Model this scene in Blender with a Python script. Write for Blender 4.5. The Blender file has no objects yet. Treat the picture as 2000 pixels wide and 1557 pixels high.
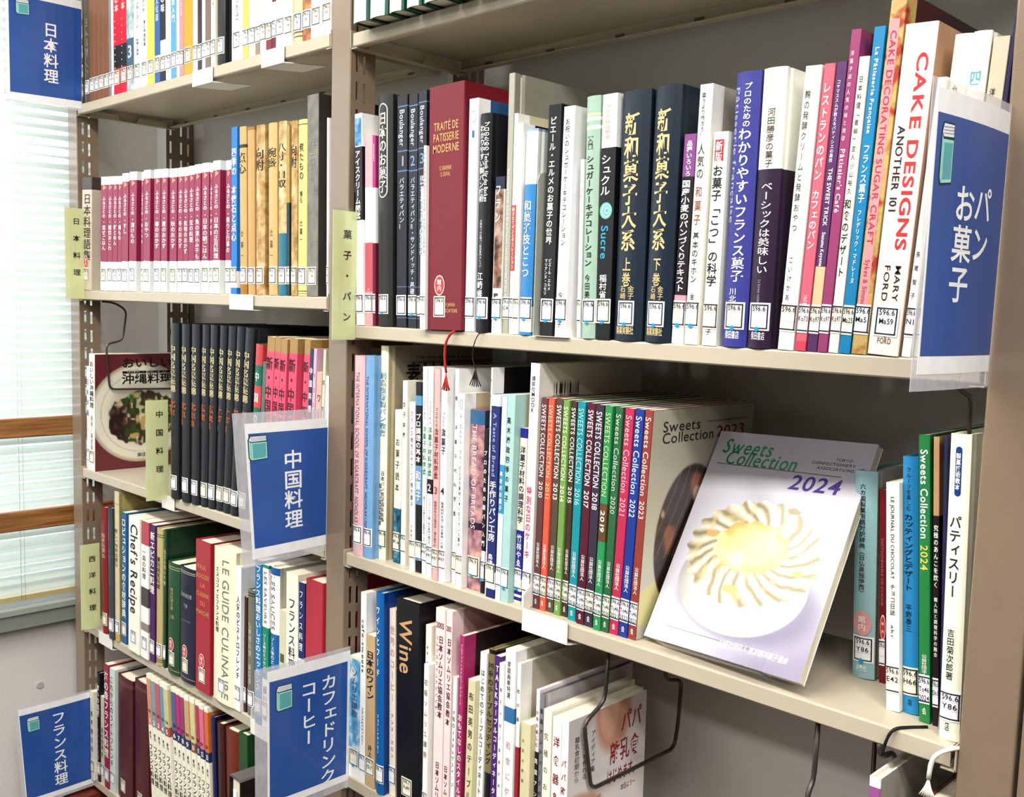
import bpy, bmesh, math, random
import numpy as np
from mathutils import Vector, Matrix
random.seed(7)
S = bpy.context.scene
COL = S.collection
# ------------------------------------------------------------------ camera
cam = bpy.data.cameras.new('camera'); camo = bpy.data.objects.new('camera', cam); COL.objects.link(camo)
cam.sensor_width = 36; cam.lens = 1974.26*36/2000
cam.shift_x = 0.00294; cam.shift_y = 0.0106
cam.clip_start = .02
camo.location = (2.1648, -.8716, 1.386); camo.rotation_euler = (1.4675, -.0295, .7809)
S.camera = camo
# ------------------------------------------------------------------ world, lamps, exposure
Wd = bpy.data.worlds.new('world'); S.world = Wd; Wd.use_nodes = True
bg = Wd.node_tree.nodes['Background']; bg.inputs[0].default_value = (.86, .93, 1, 1); bg.inputs[1].default_value = 3.3
S.view_settings.view_transform = 'Standard'; S.view_settings.look = 'None'
S.view_settings.gamma = 1; S.view_settings.use_curve_mapping = False
S.view_settings.exposure = 0.08
def area(name, loc, sx, sy, power, col=(1, .975, .94), rot=(0, 0, 0)):
    l = bpy.data.lights.new(name, 'AREA'); l.shape = 'RECTANGLE'; l.size = sx; l.size_y = sy; l.energy = power; l.color = col
    o = bpy.data.objects.new(name, l); o.location = loc; o.rotation_euler = rot; COL.objects.link(o); return o
for i, (x, y, pw) in enumerate([(-.1, -.95, 34), (1.3, -.95, 36), (2.7, -.95, 32), (.6, -2.4, 26), (2.2, -2.4, 26), (3.8, -1.4, 44)]):  # last lamp is added on the right to brighten the signs and cards
    area('ceiling_lamp_light', (x, y, 2.505), 1.15, .22, pw)
# ------------------------------------------------------------------ materials
def lin(c):
    if isinstance(c, str):
        c = c.lstrip('#')
        if len(c) == 3: c = ''.join(q*2 for q in c)
        c = [int(c[i:i+2], 16)/255 for i in (0, 2, 4)]
    return tuple(x/12.92 if x <= .04045 else ((x+.055)/1.055)**2.4 for x in c)
MC = {}
COVER_DIM = [1.0]          # factor that darkens book cover colours to offset the bright lighting
def mat(c, rough=.42, coat=.0, noise=.05, ns=60, bump=0, metal=0, bs=400, trans=0, art=None, key=None):
    k = (c if isinstance(c, str) else tuple(c), rough, coat, noise, ns, bump, metal, trans, art, COVER_DIM[0])
    if k in MC: return MC[k]
    m = bpy.data.materials.new('surface_%d' % len(MC)); m.use_nodes = True; nt = m.node_tree; N = nt.nodes; L = nt.links
    p = N['Principled BSDF']; dim = COVER_DIM[0]; base = [min(.86, v) for v in lin(c)]
    if dim < 1 and min(base) < .55: base = [v*dim for v in base]
    p.inputs['Roughness'].default_value = rough; p.inputs['Metallic'].default_value = metal
    p.inputs['Coat Weight'].default_value = coat; p.inputs['Specular IOR Level'].default_value = .25; p.inputs['Coat Roughness'].default_value = .12
    tc = N.new('ShaderNodeTexCoord'); nz = N.new('ShaderNodeTexNoise'); nz.inputs['Scale'].default_value = ns; nz.inputs['Detail'].default_value = 3
    L.new(tc.outputs['Object'], nz.inputs['Vector'])
    rp = N.new('ShaderNodeValToRGB'); L.new(nz.outputs['Fac'], rp.inputs['Fac'])
    e = rp.color_ramp.elements
    if art:
        a3 = [tuple(v*dim for v in lin(q)) for q in art]; e[0].position = .36; e[0].color = (*a3[2], 1); e[1].position = .64; e[1].color = (*a3[1], 1)
        q = e.new(.5); q.color = (*a3[0], 1)
    else:
        e[0].position = .3; e[0].color = (*[v*(1-noise) for v in base], 1); e[1].position = .7; e[1].color = (*[min(.88, v*(1+noise*.6)) for v in base], 1)
    L.new(rp.outputs['Color'], p.inputs['Base Color'])
    if bump:
        n2 = N.new('ShaderNodeTexNoise'); n2.inputs['Scale'].default_value = bs; L.new(tc.outputs['Object'], n2.inputs['Vector'])
        b = N.new('ShaderNodeBump'); b.inputs['Strength'].default_value = bump; b.inputs['Distance'].default_value = .001
        L.new(n2.outputs['Fac'], b.inputs['Height']); L.new(b.outputs['Normal'], p.inputs['Normal'])
    if trans:
        p.inputs['Transmission Weight'].default_value = trans
    MC[k] = m; return m
def film_mat():
    m = bpy.data.materials.new('clear_film'); m.use_nodes = True; nt = m.node_tree; N = nt.nodes; L = nt.links
    out = N['Material Output']; N.remove(N['Principled BSDF'])
    tr = N.new('ShaderNodeBsdfTransparent'); tr.inputs[0].default_value = (.95, .95, .96, 1)
    gl = N.new('ShaderNodeBsdfPrincipled'); gl.inputs['Base Color'].default_value = (.75, .74, .78, 1); gl.inputs['Roughness'].default_value = .12
    nz = N.new('ShaderNodeTexNoise'); nz.inputs['Scale'].default_value = 18
    mp = N.new('ShaderNodeMapRange'); mp.inputs['To Min'].default_value = .28; mp.inputs['To Max'].default_value = .46
    L.new(nz.outputs['Fac'], mp.inputs['Value'])
    mx = N.new('ShaderNodeMixShader'); L.new(mp.outputs[0], mx.inputs[0]); L.new(tr.outputs[0], mx.inputs[1]); L.new(gl.outputs[0], mx.inputs[2])
    L.new(mx.outputs[0], out.inputs[0]); return m
def clear_mat():
    m = bpy.data.materials.new('clear_acrylic'); m.use_nodes = True; nt = m.node_tree; N = nt.nodes; L = nt.links
    out = N['Material Output']; N.remove(N['Principled BSDF'])
    tr = N.new('ShaderNodeBsdfTransparent'); tr.inputs[0].default_value = (.97, .97, .98, 1)
    gl = N.new('ShaderNodeBsdfGlossy'); gl.inputs['Roughness'].default_value = .03
    lw = N.new('ShaderNodeLayerWeight'); lw.inputs[0].default_value = .5
    fr = N.new('ShaderNodeMath'); fr.operation = 'POWER'; fr.inputs[1].default_value = 4; L.new(lw.outputs['Facing'], fr.inputs[0])
    nz = N.new('ShaderNodeTexNoise'); nz.inputs['Scale'].default_value = 30; nz.inputs['Detail'].default_value = 1
    mp = N.new('ShaderNodeMath'); mp.operation = 'MULTIPLY_ADD'; mp.inputs[1].default_value = .05; L.new(nz.outputs['Fac'], mp.inputs[0]); L.new(fr.outputs[0], mp.inputs[2])
    mx = N.new('ShaderNodeMixShader'); L.new(mp.outputs[0], mx.inputs[0]); L.new(tr.outputs[0], mx.inputs[1]); L.new(gl.outputs[0], mx.inputs[2])
    L.new(mx.outputs[0], out.inputs[0]); return m
def pages_mat(horizontal_axis='X'):
    m = bpy.data.materials.new('paper_pages'); m.use_nodes = True; nt = m.node_tree; N = nt.nodes; L = nt.links
    p = N['Principled BSDF']; p.inputs['Roughness'].default_value = .8
    tc = N.new('ShaderNodeTexCoord'); mp = N.new('ShaderNodeMapping'); mp.inputs['Scale'].default_value = (1500, 4, 4)
    nz = N.new('ShaderNodeTexNoise'); nz.inputs['Scale'].default_value = 1; nz.inputs['Detail'].default_value = 2
    L.new(tc.outputs['Object'], mp.inputs[0]); L.new(mp.outputs[0], nz.inputs['Vector'])
    rp = N.new('ShaderNodeValToRGB'); e = rp.color_ramp.elements
    e[0].position = .3; e[0].color = (*lin('#c9bd9f'), 1); e[1].position = .7; e[1].color = (*lin('#efe8d6'), 1)
    L.new(nz.outputs['Fac'], rp.inputs['Fac']); L.new(rp.outputs['Color'], p.inputs['Base Color']); return m
def attr_mat():
    m = bpy.data.materials.new('printed_picture'); m.use_nodes = True; nt = m.node_tree; p = nt.nodes['Principled BSDF']
    a = nt.nodes.new('ShaderNodeAttribute'); a.attribute_name = 'print'; nt.links.new(a.outputs['Color'], p.inputs['Base Color'])
    p.inputs['Roughness'].default_value = .3; return m
def wood_mat():
    m = bpy.data.materials.new('varnished_wood'); m.use_nodes = True; nt = m.node_tree; N = nt.nodes; L = nt.links; p = N['Principled BSDF']
    tc = N.new('ShaderNodeTexCoord'); mp = N.new('ShaderNodeMapping'); mp.inputs['Scale'].default_value = (60, 3, 60)
    nz = N.new('ShaderNodeTexNoise'); nz.inputs['Scale'].default_value = 2.5; nz.inputs['Detail'].default_value = 6
    L.new(tc.outputs['Object'], mp.inputs[0]); L.new(mp.outputs[0], nz.inputs['Vector']); rp = N.new('ShaderNodeValToRGB'); e = rp.color_ramp.elements
    e[0].position = .3; e[0].color = (*lin('#6d4220'), 1); e[1].position = .7; e[1].color = (*lin('#b07a42'), 1)
    L.new(nz.outputs['Fac'], rp.inputs['Fac']); L.new(rp.outputs['Color'], p.inputs['Base Color']); p.inputs['Roughness'].default_value = .35; return m
FILM = film_mat(); CLEAR = clear_mat(); PAGES = pages_mat(); PRINT = attr_mat(); WOOD = wood_mat()
POST = mat('#7d6b58', .28, .5, .03, 30, .12, bs=700)
SHELF = mat('#b5aa95', .42, .08, .03, 25, .1, bs=700)
WHITE_METAL = mat('#e6e2da', .3, .3, .02)
WIRE = mat('#4c4640', .35, 0, .05, 60, 0, .6)
WALL = mat('#bdbab4', .85, 0, .03, 6, .5, bs=180)
PAPER = mat('#f4f4f2', .5)
INK = mat('#16182c', .5)
# ------------------------------------------------------------------ mesh helpers
def link(name, me, parent=None):
    o = bpy.data.objects.new(name, me); COL.objects.link(o)
    if parent is not None: o.parent = parent
    return o
def tag(o, label=None, cat=None, group=None, kind=None):
    for k, v in (('label', label), ('category', cat), ('group', group), ('kind', kind)):
        if v: o[k] = v
    return o
def empty(name, loc=(0, 0, 0), label=None, cat=None, group=None):
    o = bpy.data.objects.new(name, None); o.empty_display_size = .02; o.location = loc; COL.objects.link(o)
    return tag(o, label, cat, group)
class MB:
    def __init__(s): s.v = []; s.f = []; s.m = []; s.mats = []
    def mi(s, m):
        if m not in s.mats: s.mats.append(m)
        return s.mats.index(m)
    def add(s, vs, fs, m):
        n = len(s.v); k = s.mi(m); s.v += [tuple(v) for v in vs]; s.f += [tuple(n+i for i in f) for f in fs]; s.m += [k]*len(fs); return s
    def box(s, a, b, m, M=None):
        x0, y0, z0 = a; x1, y1, z1 = b
        vs = [(x0,y0,z0),(x1,y0,z0),(x1,y1,z0),(x0,y1,z0),(x0,y0,z1),(x1,y0,z1),(x1,y1,z1),(x0,y1,z1)]
        if M is not None: vs = [tuple(M @ Vector(v)) for v in vs]
        return s.add(vs, [(0,3,2,1),(4,5,6,7),(0,1,5,4),(1,2,6,5),(2,3,7,6),(3,0,4,7)], m)
    def prism(s, pts, ax, a, b, m):      # pts: 2D outline, extruded along axis ax from a to b
        n = len(pts)
        def P(p, t): return (t, p[0], p[1]) if ax == 0 else ((p[0], t, p[1]) if ax == 1 else (p[0], p[1], t))
        vs = [P(p, a) for p in pts]+[P(p, b) for p in pts]
        return s.add(vs, [tuple(range(n))[::-1], tuple(range(n, 2*n))]+[(i, (i+1) % n, n+(i+1) % n, n+i) for i in range(n)], m)
    def obj(s, name, parent=None, smooth=False, bevel=0):
        me = bpy.data.meshes.new(name); me.from_pydata(s.v, [], s.f)
        for m in s.mats: me.materials.append(m)
        me.polygons.foreach_set('material_index', s.m)
        if smooth: me.polygons.foreach_set('use_smooth', [True]*len(s.f))
        me.update(); o = link(name, me, parent)
        if bevel:
            b = o.modifiers.new('edge', 'BEVEL'); b.width = bevel; b.segments = 2; b.limit_method = 'ANGLE'
        return o
def tube(name, pts, r, m, parent=None, n=8, smoothpath=0.012, flat=1.0):
    P = [Vector(p) for p in pts]; Q = [P[0]]
    for i in range(1, len(P)-1):          # round the bends
        a, b, c = P[i-1], P[i], P[i+1]; d1 = min(smoothpath, (a-b).length*.45); d2 = min(smoothpath, (c-b).length*.45)
        s_, e_ = b+(a-b).normalized()*d1, b+(c-b).normalized()*d2
        for t in (0, .25, .5, .75, 1): Q.append((1-t)**2*s_+2*t*(1-t)*b+t*t*e_)
    Q.append(P[-1]); mb = MB(); vs = []; up = Vector((.13, .21, 1)).normalized()
    for i, q in enumerate(Q):
        d = (Q[min(i+1, len(Q)-1)]-Q[max(i-1, 0)]).normalized(); a = d.cross(up)
        if a.length < .05: a = d.cross(Vector((1, 0, 0)))
        a.normalize(); b = d.cross(a)
        for k in range(n):
            t = 2*math.pi*k/n; vs.append(q+a*math.cos(t)*r+b*math.sin(t)*r*flat)
    fs = [(i*n+k, i*n+(k+1) % n, (i+1)*n+(k+1) % n, (i+1)*n+k) for i in range(len(Q)-1) for k in range(n)]
    fs += [tuple(range(n))[::-1], tuple((len(Q)-1)*n+k for k in range(n))]
    mb.add(vs, fs, m); return mb.obj(name, parent, smooth=True)
# ------------------------------------------------------------------ lettering
_tc = bpy.data.curves.new('lettering', 'FONT'); _to = bpy.data.objects.new('lettering', _tc); COL.objects.link(_to); _tc.resolution_u = 3
GC = {}
def glyph(ch, bold):
    k = (ch, bold)
    if k not in GC:
        _tc.body = ch; _tc.offset = (.006, .014, .021)[bold]; bpy.context.view_layer.update()
        dg = bpy.context.evaluated_depsgraph_get(); e = _to.evaluated_get(dg); me = e.to_mesh()
        v = np.array([(q.co.x, q.co.y) for q in me.vertices]) if len(me.vertices) else np.zeros((0, 2))
        f = [tuple(q.vertices) for q in me.polygons]; e.to_mesh_clear()
        adv = (v[:, 0].max()+.07 if len(v) else .3)
        if ord(ch) > 0x2E00: adv = 1.0
        GC[k] = (v, f, adv)
    return GC[k]
ROT = set('ー～〜「」『』（）()[]［］〈〉【】…―-')
def lay(items, w, h):
    """items in fractions of a w x h field (z fractions run down); yields (verts2d, faces, colour)"""
    out = []
    for it in items:
        k = it[0]
        if k == 'v':
            _, s, z0, z1, xc, wf, c, b = it; n = len(s); pitch = (z1-z0)*h/n; gw = min(w*wf*1.22, w*.96); gh = min(pitch*.98, gw*1.35); gw = min(gw, pitch*1.6)
            for i, ch in enumerate(s):
                if ch in ' 　◆': continue
                v, f, _a = glyph(ch, b)
                if not len(v): continue
                zc = h-(z0*h+(i+.5)*pitch); x0 = xc*w
                if ch in ROT: P = np.stack([x0+(v[:, 1]-.38)*gw, zc-(v[:, 0]-.5)*gh], 1)
                elif ord(ch) < 0x2000: mx = (v[:, 0].max()+v[:, 0].min())/2; P = np.stack([x0+(v[:, 0]-mx)*gw*1.2, zc+(v[:, 1]-.35)*gh*1.2], 1)
                else: P = np.stack([x0+(v[:, 0]-.5)*gw, zc+(v[:, 1]-.38)*gh], 1)
                if ch in 'ァィゥェォッャュョっゃゅょ、。': P[:, 0] += .12*gw; P[:, 1] += .12*gh
                out.append((P, f, c))
        elif k in ('r', 'h'):
            s = it[1]; c = it[6]; b = it[7]; G = []; x = 0
            for ch in s:
                v, f, a = glyph(ch, b); G.append((v, f, x)); x += a
            if k == 'r':
                _, s, z0, z1, xc, wf, c, b = it; L = (z1-z0)*h; sx = L/x; sy = min(w*wf/.75, sx*1.9); sx2 = min(sx, sy*2.1)
                for v, f, x0 in G:
                    if len(v): out.append((np.stack([xc*w+(v[:, 1]-.35)*sy, h-z0*h-(v[:, 0]+x0)*sx2], 1), f, c))
            else:
                _, s, zc, hz, xc, wf, c, b = it; sx = w*wf/x; sy = min(hz*h/.75, sx*3.2)
                sx = min(sx, sy*1.6)
                for v, f, x0 in G:
                    if len(v): out.append((np.stack([xc*w+(v[:, 0]+x0-x/2)*sx, h-zc*h+(v[:, 1]-.35)*sy], 1), f, c))
        elif k == 'tri':
            _, z0, z1, xc, wf, c = it; out.append((np.array([((xc-wf/2)*w, h-z0*h), ((xc-wf/2)*w, h-z1*h), ((xc+wf/2)*w, h-(z0+z1)/2*h)]), [(0, 1, 2)], c))
        elif k in ('cap', 'cross'):
            _, z0, z1, xc, wf, c = it; hw = w*wf/2; lw = hw*(.16 if k == 'cap' else .25); zt, zb = h-z0*h-hw, h-z1*h+hw
            if zt < zb: zt = zb = (zt+zb)/2
            pts = []
            for rr in (hw, hw-lw):
                pts += [(xc*w+rr*math.cos(t), zt+rr*math.sin(t)) for t in np.linspace(0, math.pi, 11)]+[(xc*w+rr*math.cos(t), zb+rr*math.sin(t)) for t in np.linspace(math.pi, 2*math.pi, 11)]
            out.append((np.array(pts), [(i, (i+1) % 22, 22+(i+1) % 22, 22+i) for i in range(22)], c))
    return out
def put_text(name, parts, fn, parent, rough=.6):
    mb = MB()
    for P, f, c in parts: mb.add([fn(x, z) for x, z in P], f, mat(c, rough))
    if mb.v: return mb.obj(name, parent)
def picture(name, fn, w, h, nx, nz, mapf, parent):
    """printed picture as a fine grid coloured from fn(u, v) (v runs down)"""
    u, v = np.meshgrid(np.linspace(0, 1, nx), np.linspace(0, 1, nz)); C = np.clip(fn(u, v), 0, 1)
    vs = [mapf(a*w, h-b*h) for a, b in zip(u.ravel(), v.ravel())]
    fs = [(j*nx+i, (j+1)*nx+i, (j+1)*nx+i+1, j*nx+i+1) for j in range(nz-1) for i in range(nx-1)]
    me = bpy.data.meshes.new(name); me.from_pydata(vs, [], fs); a = me.color_attributes.new('print', 'FLOAT_COLOR', 'POINT')
    lc = np.where(C <= .04045, C/12.92, ((C+.055)/1.055)**2.4); q = np.ones((nx*nz, 4)); q[:, :3] = lc.reshape(-1, 3); a.data.foreach_set('color', q.ravel())
    me.materials.append(PRINT); me.update(); return link(name, me, parent)
# ------------------------------------------------------------------ printed pictures
def hx(c): c = c.lstrip('#'); return np.array([int(c[i:i+2], 16)/255 for i in (0, 2, 4)])
def vn(u, v, s, seed=0):                  # smooth value noise
    r = np.random.RandomState(seed).rand(64, 64); x = (u*s) % 63; y = (v*s) % 63; i = x.astype(int); j = y.astype(int); fx = x-i; fy = y-j
    fx = fx*fx*(3-2*fx); fy = fy*fy*(3-2*fy)
    return (r[j, i]*(1-fx)+r[j, i+1]*fx)*(1-fy)+(r[j+1, i]*(1-fx)+r[j+1, i+1]*fx)*fy
def mixc(C, c, m): return C*(1-m[..., None])+np.asarray(c)*m[..., None]
def sm(x, a, b): t = np.clip((x-a)/(b-a), 0, 1); return t*t*(3-2*t)
def pic_2024(u, v):
    C = np.ones(u.shape+(3,))*hx('#9c98a2'); C = mixc(C, hx('#d6d4da'), sm(.55*v-.55*u+.35, .1, .6)); C = mixc(C, hx('#d0ccd6'), .5*sm(v, .1, .6))
    C = mixc(C, hx('#80788f'), .85*sm(v+.35*u, 1.02, 1.3))
    d = np.sqrt(((u-.56)/.46)**2+((v-.75)/.19)**2); C = mixc(C, hx('#6f6880'), .8*(1-sm(d, .75, 1.15)))
    d = np.maximum(np.sqrt(((u-.49)/.41)**2+((v-.68)/.225)**2), 0); C = mixc(C, hx('#b0ada8'), 1-sm(d, .985, 1.0)); C = mixc(C, hx('#c8c6c0'), (1-sm(d, .7, .99))*.9)
    uu, vv = (u-.49)/.42, (v-.545)/.235; r = np.sqrt(uu**2+vv**2); th = np.arctan2(vv, uu)
    ph = th*20+r*13+5.5*vn(u, v, 7, 3)+1.2*vn(u, v, 26, 13); w = np.sin(ph)*.5+.5; edge = 1+.035*np.sin(th*24+3)+.02*(vn(u, v, 30, 2)-.5)
    cr = np.ones(u.shape+(3,))*hx('#c4bda6'); cr = mixc(cr, hx('#80714c'), (w**3)*.8); cr = mixc(cr, hx('#e4dfd0'), (1-w)**3*.8); cr = mixc(cr, hx('#d9c088'), .5*sm(vn(u, v, 22, 5), .62, .9))
    m = 1-sm(r, edge-.015, edge+.005); C = C*(1-m[..., None])+cr*m[..., None]
    r2 = np.sqrt(((u-.475)/.235)**2+((v-.52)/.115)**2)+.05*np.sin(th*12); y = np.ones(u.shape+(3,))*hx('#e0cf88'); y = mixc(y, hx('#c4a25c'), sm(r2, .55, 1)); y = mixc(y, hx('#eae0ac'), .8*sm(vn(u, v, 12, 8), .5, .9))
    m = 1-sm(r2, .97, 1.02); C = C*(1-m[..., None])+y*m[..., None]
    for a, b, s_ in ((.44, .712, 1.), (.80, .59, .7), (.2, .49, .8)):
        d = np.sqrt(((u-a)/(.052*s_))**2+((v-b)/(.02*s_))**2); C = mixc(C, hx('#e2a05e'), 1-sm(d, .85, 1.05))
    d = np.sqrt(((u-.66)/.05)**2+((v-.335)/.018)**2); C = mixc(C, hx('#8a7848'), (1-sm(d, .6, 1.1))*(vn(u, v, 60, 4) > .45))
    C = mixc(C, hx('#303034'), ((np.abs(v-.158) < .0012) & (u > .05) & (u < .86)).astype(float)); C = mixc(C, hx('#303034'), ((np.abs(v-.93) < .0012) & (u > .13) & (u < .72)).astype(float)*.8)
    return C
def pic_2023(u, v):
    C = np.ones(u.shape+(3,))*hx('#b3ae9c'); C = mixc(C, hx('#c8c4b2'), sm(v, .3, .7))
    d = np.sqrt(((u-.3)/.36)**2+((v-.86)/.12)**2); C = mixc(C, hx('#d8cf8c'), 1-sm(d, .97, 1.02))
    x, y = u-.4, v-.58; a = x*.94+y*.34; b = -x*.34+y*.94; d = np.sqrt((a/.3)**2+(b/.33)**2)
    ch = np.ones(u.shape+(3,))*hx('#2e1a14'); ch = mixc(ch, hx('#8a4a28'), sm(vn(u, v, 9, 2), .6, .85)*(v < .65)); ln = np.sin((a*90)+6*np.sin(b*5)); ch = mixc(ch, hx('#9a8878'), .55*sm(ln, .9, 1)*(v < .66)); ch = mixc(ch, hx('#d0b8a8'), .8*sm(vn(u, v, 13, 6), .82, .95))
    m = 1-sm(d, .97, 1.02); C = C*(1-m[..., None])+ch*m[..., None]
    return mixc(C, hx('#140e0a'), .85*sm(v-.62+u*.95, .55, .72)*(v > .35)*(v < .93))
def pic_okinawa(u, v):
    C = np.ones(u.shape+(3,))*hx('#66262c'); d = np.sqrt(((u-.55)/.62)**2+((v-.51)/.44)**2)
    C = mixc(C, hx('#b8ab90'), 1-sm(d, .98, 1.0)); C = mixc(C, hx('#e6dfcc'), 1-sm(d, .9, .97)); C = mixc(C, hx('#b5a88c'), .5*(np.abs(d-.78) < .012)); C = mixc(C, hx('#a59a86'), .5*sm(d, .75, .5))
    n = vn(u, v, 22, 1); n2 = vn(u, v, 14, 9); d = np.sqrt(((u-.58)/.44)**2+((v-.56)/.24)**2)+.15*(n-.5)
    fd = np.ones(u.shape+(3,))*hx('#3a2a1c'); fd = mixc(fd, hx('#2a4a1c'), sm(n, .45, .6)); fd = mixc(fd, hx('#d8b070'), sm(n2, .6, .75)*.8); fd = mixc(fd, hx('#ece0c0'), sm(vn(u, v, 30, 4), .72, .85)*.7); fd = mixc(fd, hx('#241014'), .8*(1-sm(np.hypot(u-.25, (v-.6)*.8), .08, .16)))
    m = 1-sm(d, .93, 1.0); return C*(1-m[..., None])+fd*m[..., None]
def pic_papa(u, v):
    C = np.ones(u.shape+(3,))*hx('#e4dfdc'); C = mixc(C, hx('#b0a8a4'), sm(v, .45, .0)*.4)
    C = mixc(C, hx('#c08a70'), 1-sm(np.hypot((u-.56)/.26, (v-.04)/.26), .7, 1.05)); C = mixc(C, hx('#d6a890'), .7*(1-sm(np.hypot((u-.5)/.14, (v-.02)/.2), .7, 1.05)))
    C = mixc(C, hx('#cf9c82'), 1-sm(np.hypot((u-.1)/.42, (v-.62)/.2), .85, 1.05)); C = mixc(C, hx('#a86e54'), .6*(np.sin(u*9+v*34) > .93)*(u < .42)*(v > .45)*(v < .8)); C = mixc(C, hx('#efe2d0'), 1-sm(np.hypot((u-.62)/.2, (v-.72)/.07), .8, 1)); return C
def pic_barcode(u, v):
    C = np.ones(u.shape+(3,))*hx('#d6d2c6'); s = np.random.RandomState(3).rand(60)
    m = ((u > .12) & (u < .36) & (v > .08) & (v < .125)); return mixc(C, hx('#262420'), (m & (s[np.clip((u*160).astype(int), 0, 59)] > .45)).astype(float))
def pic_sozai(u, v): return mixc(np.ones(u.shape+(3,))*hx('#8d8470'), hx('#55492e'), ((np.abs(v-.075) < .003) & (u > .15)).astype(float))
PIC = {'sc2023': (pic_2023, 120, 150, [('h', 'Sweets', .075, .05, .27, .36, '#2c2620', 0), ('h', 'Collection', .125, .05, .34, .5, '#2c2620', 0), ('h', '2023', .12, .055, .76, .3, '#8c2018', 0), ('h', 'TOKYO CONFECTIONERY ASSOCIATION', .07, .01, .72, .42, '#4c463c', 0)]),
 'okinawa': (pic_okinawa, 110, 150, [('h', 'おいしい', .08, .07, .62, .62, '#181412', 2), ('h', '▬▬▬▬', .15, .05, .62, .6, '#181412', 0), ('h', '尚承／高良菊', .152, .03, .62, .5, '#d8d0c0', 0), ('h', '沖縄料理', .22, .07, .62, .62, '#181412', 2), ('h', '柴田書店', .885, .03, .62, .24, '#181412', 1)]),
 'papa': (pic_papa, 90, 120, [('h', 'パパ', .13, .1, .8, .28, '#9c2430', 1), ('h', '離乳食', .29, .1, .72, .4, '#9c2430', 1), ('h', 'はじめます。', .42, .07, .7, .42, '#9c2430', 1), ('h', '本田よう一', .51, .03, .78, .2, '#702028', 0), ('v', '離乳食初期から', .1, .36, .1, .05, '#504844', 0), ('v', 'パパでも作れる', .1, .36, .2, .05, '#504844', 0), ('v', 'アイディア集', .1, .34, .3, .05, '#504844', 0)]),
 'barcode': (pic_barcode, 160, 60, [('h', '9784061798083', .136, .014, .24, .24, '#303030', 0)]),
 'sozai': (pic_sozai, 20, 80, [('h', '素材がいきる', .145, .1, .55, .9, '#1c1812', 1), ('h', 'THE NEW BREADS & ROLLS', .055, .014, .5, .6, '#2c2418', 0)])}
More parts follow.
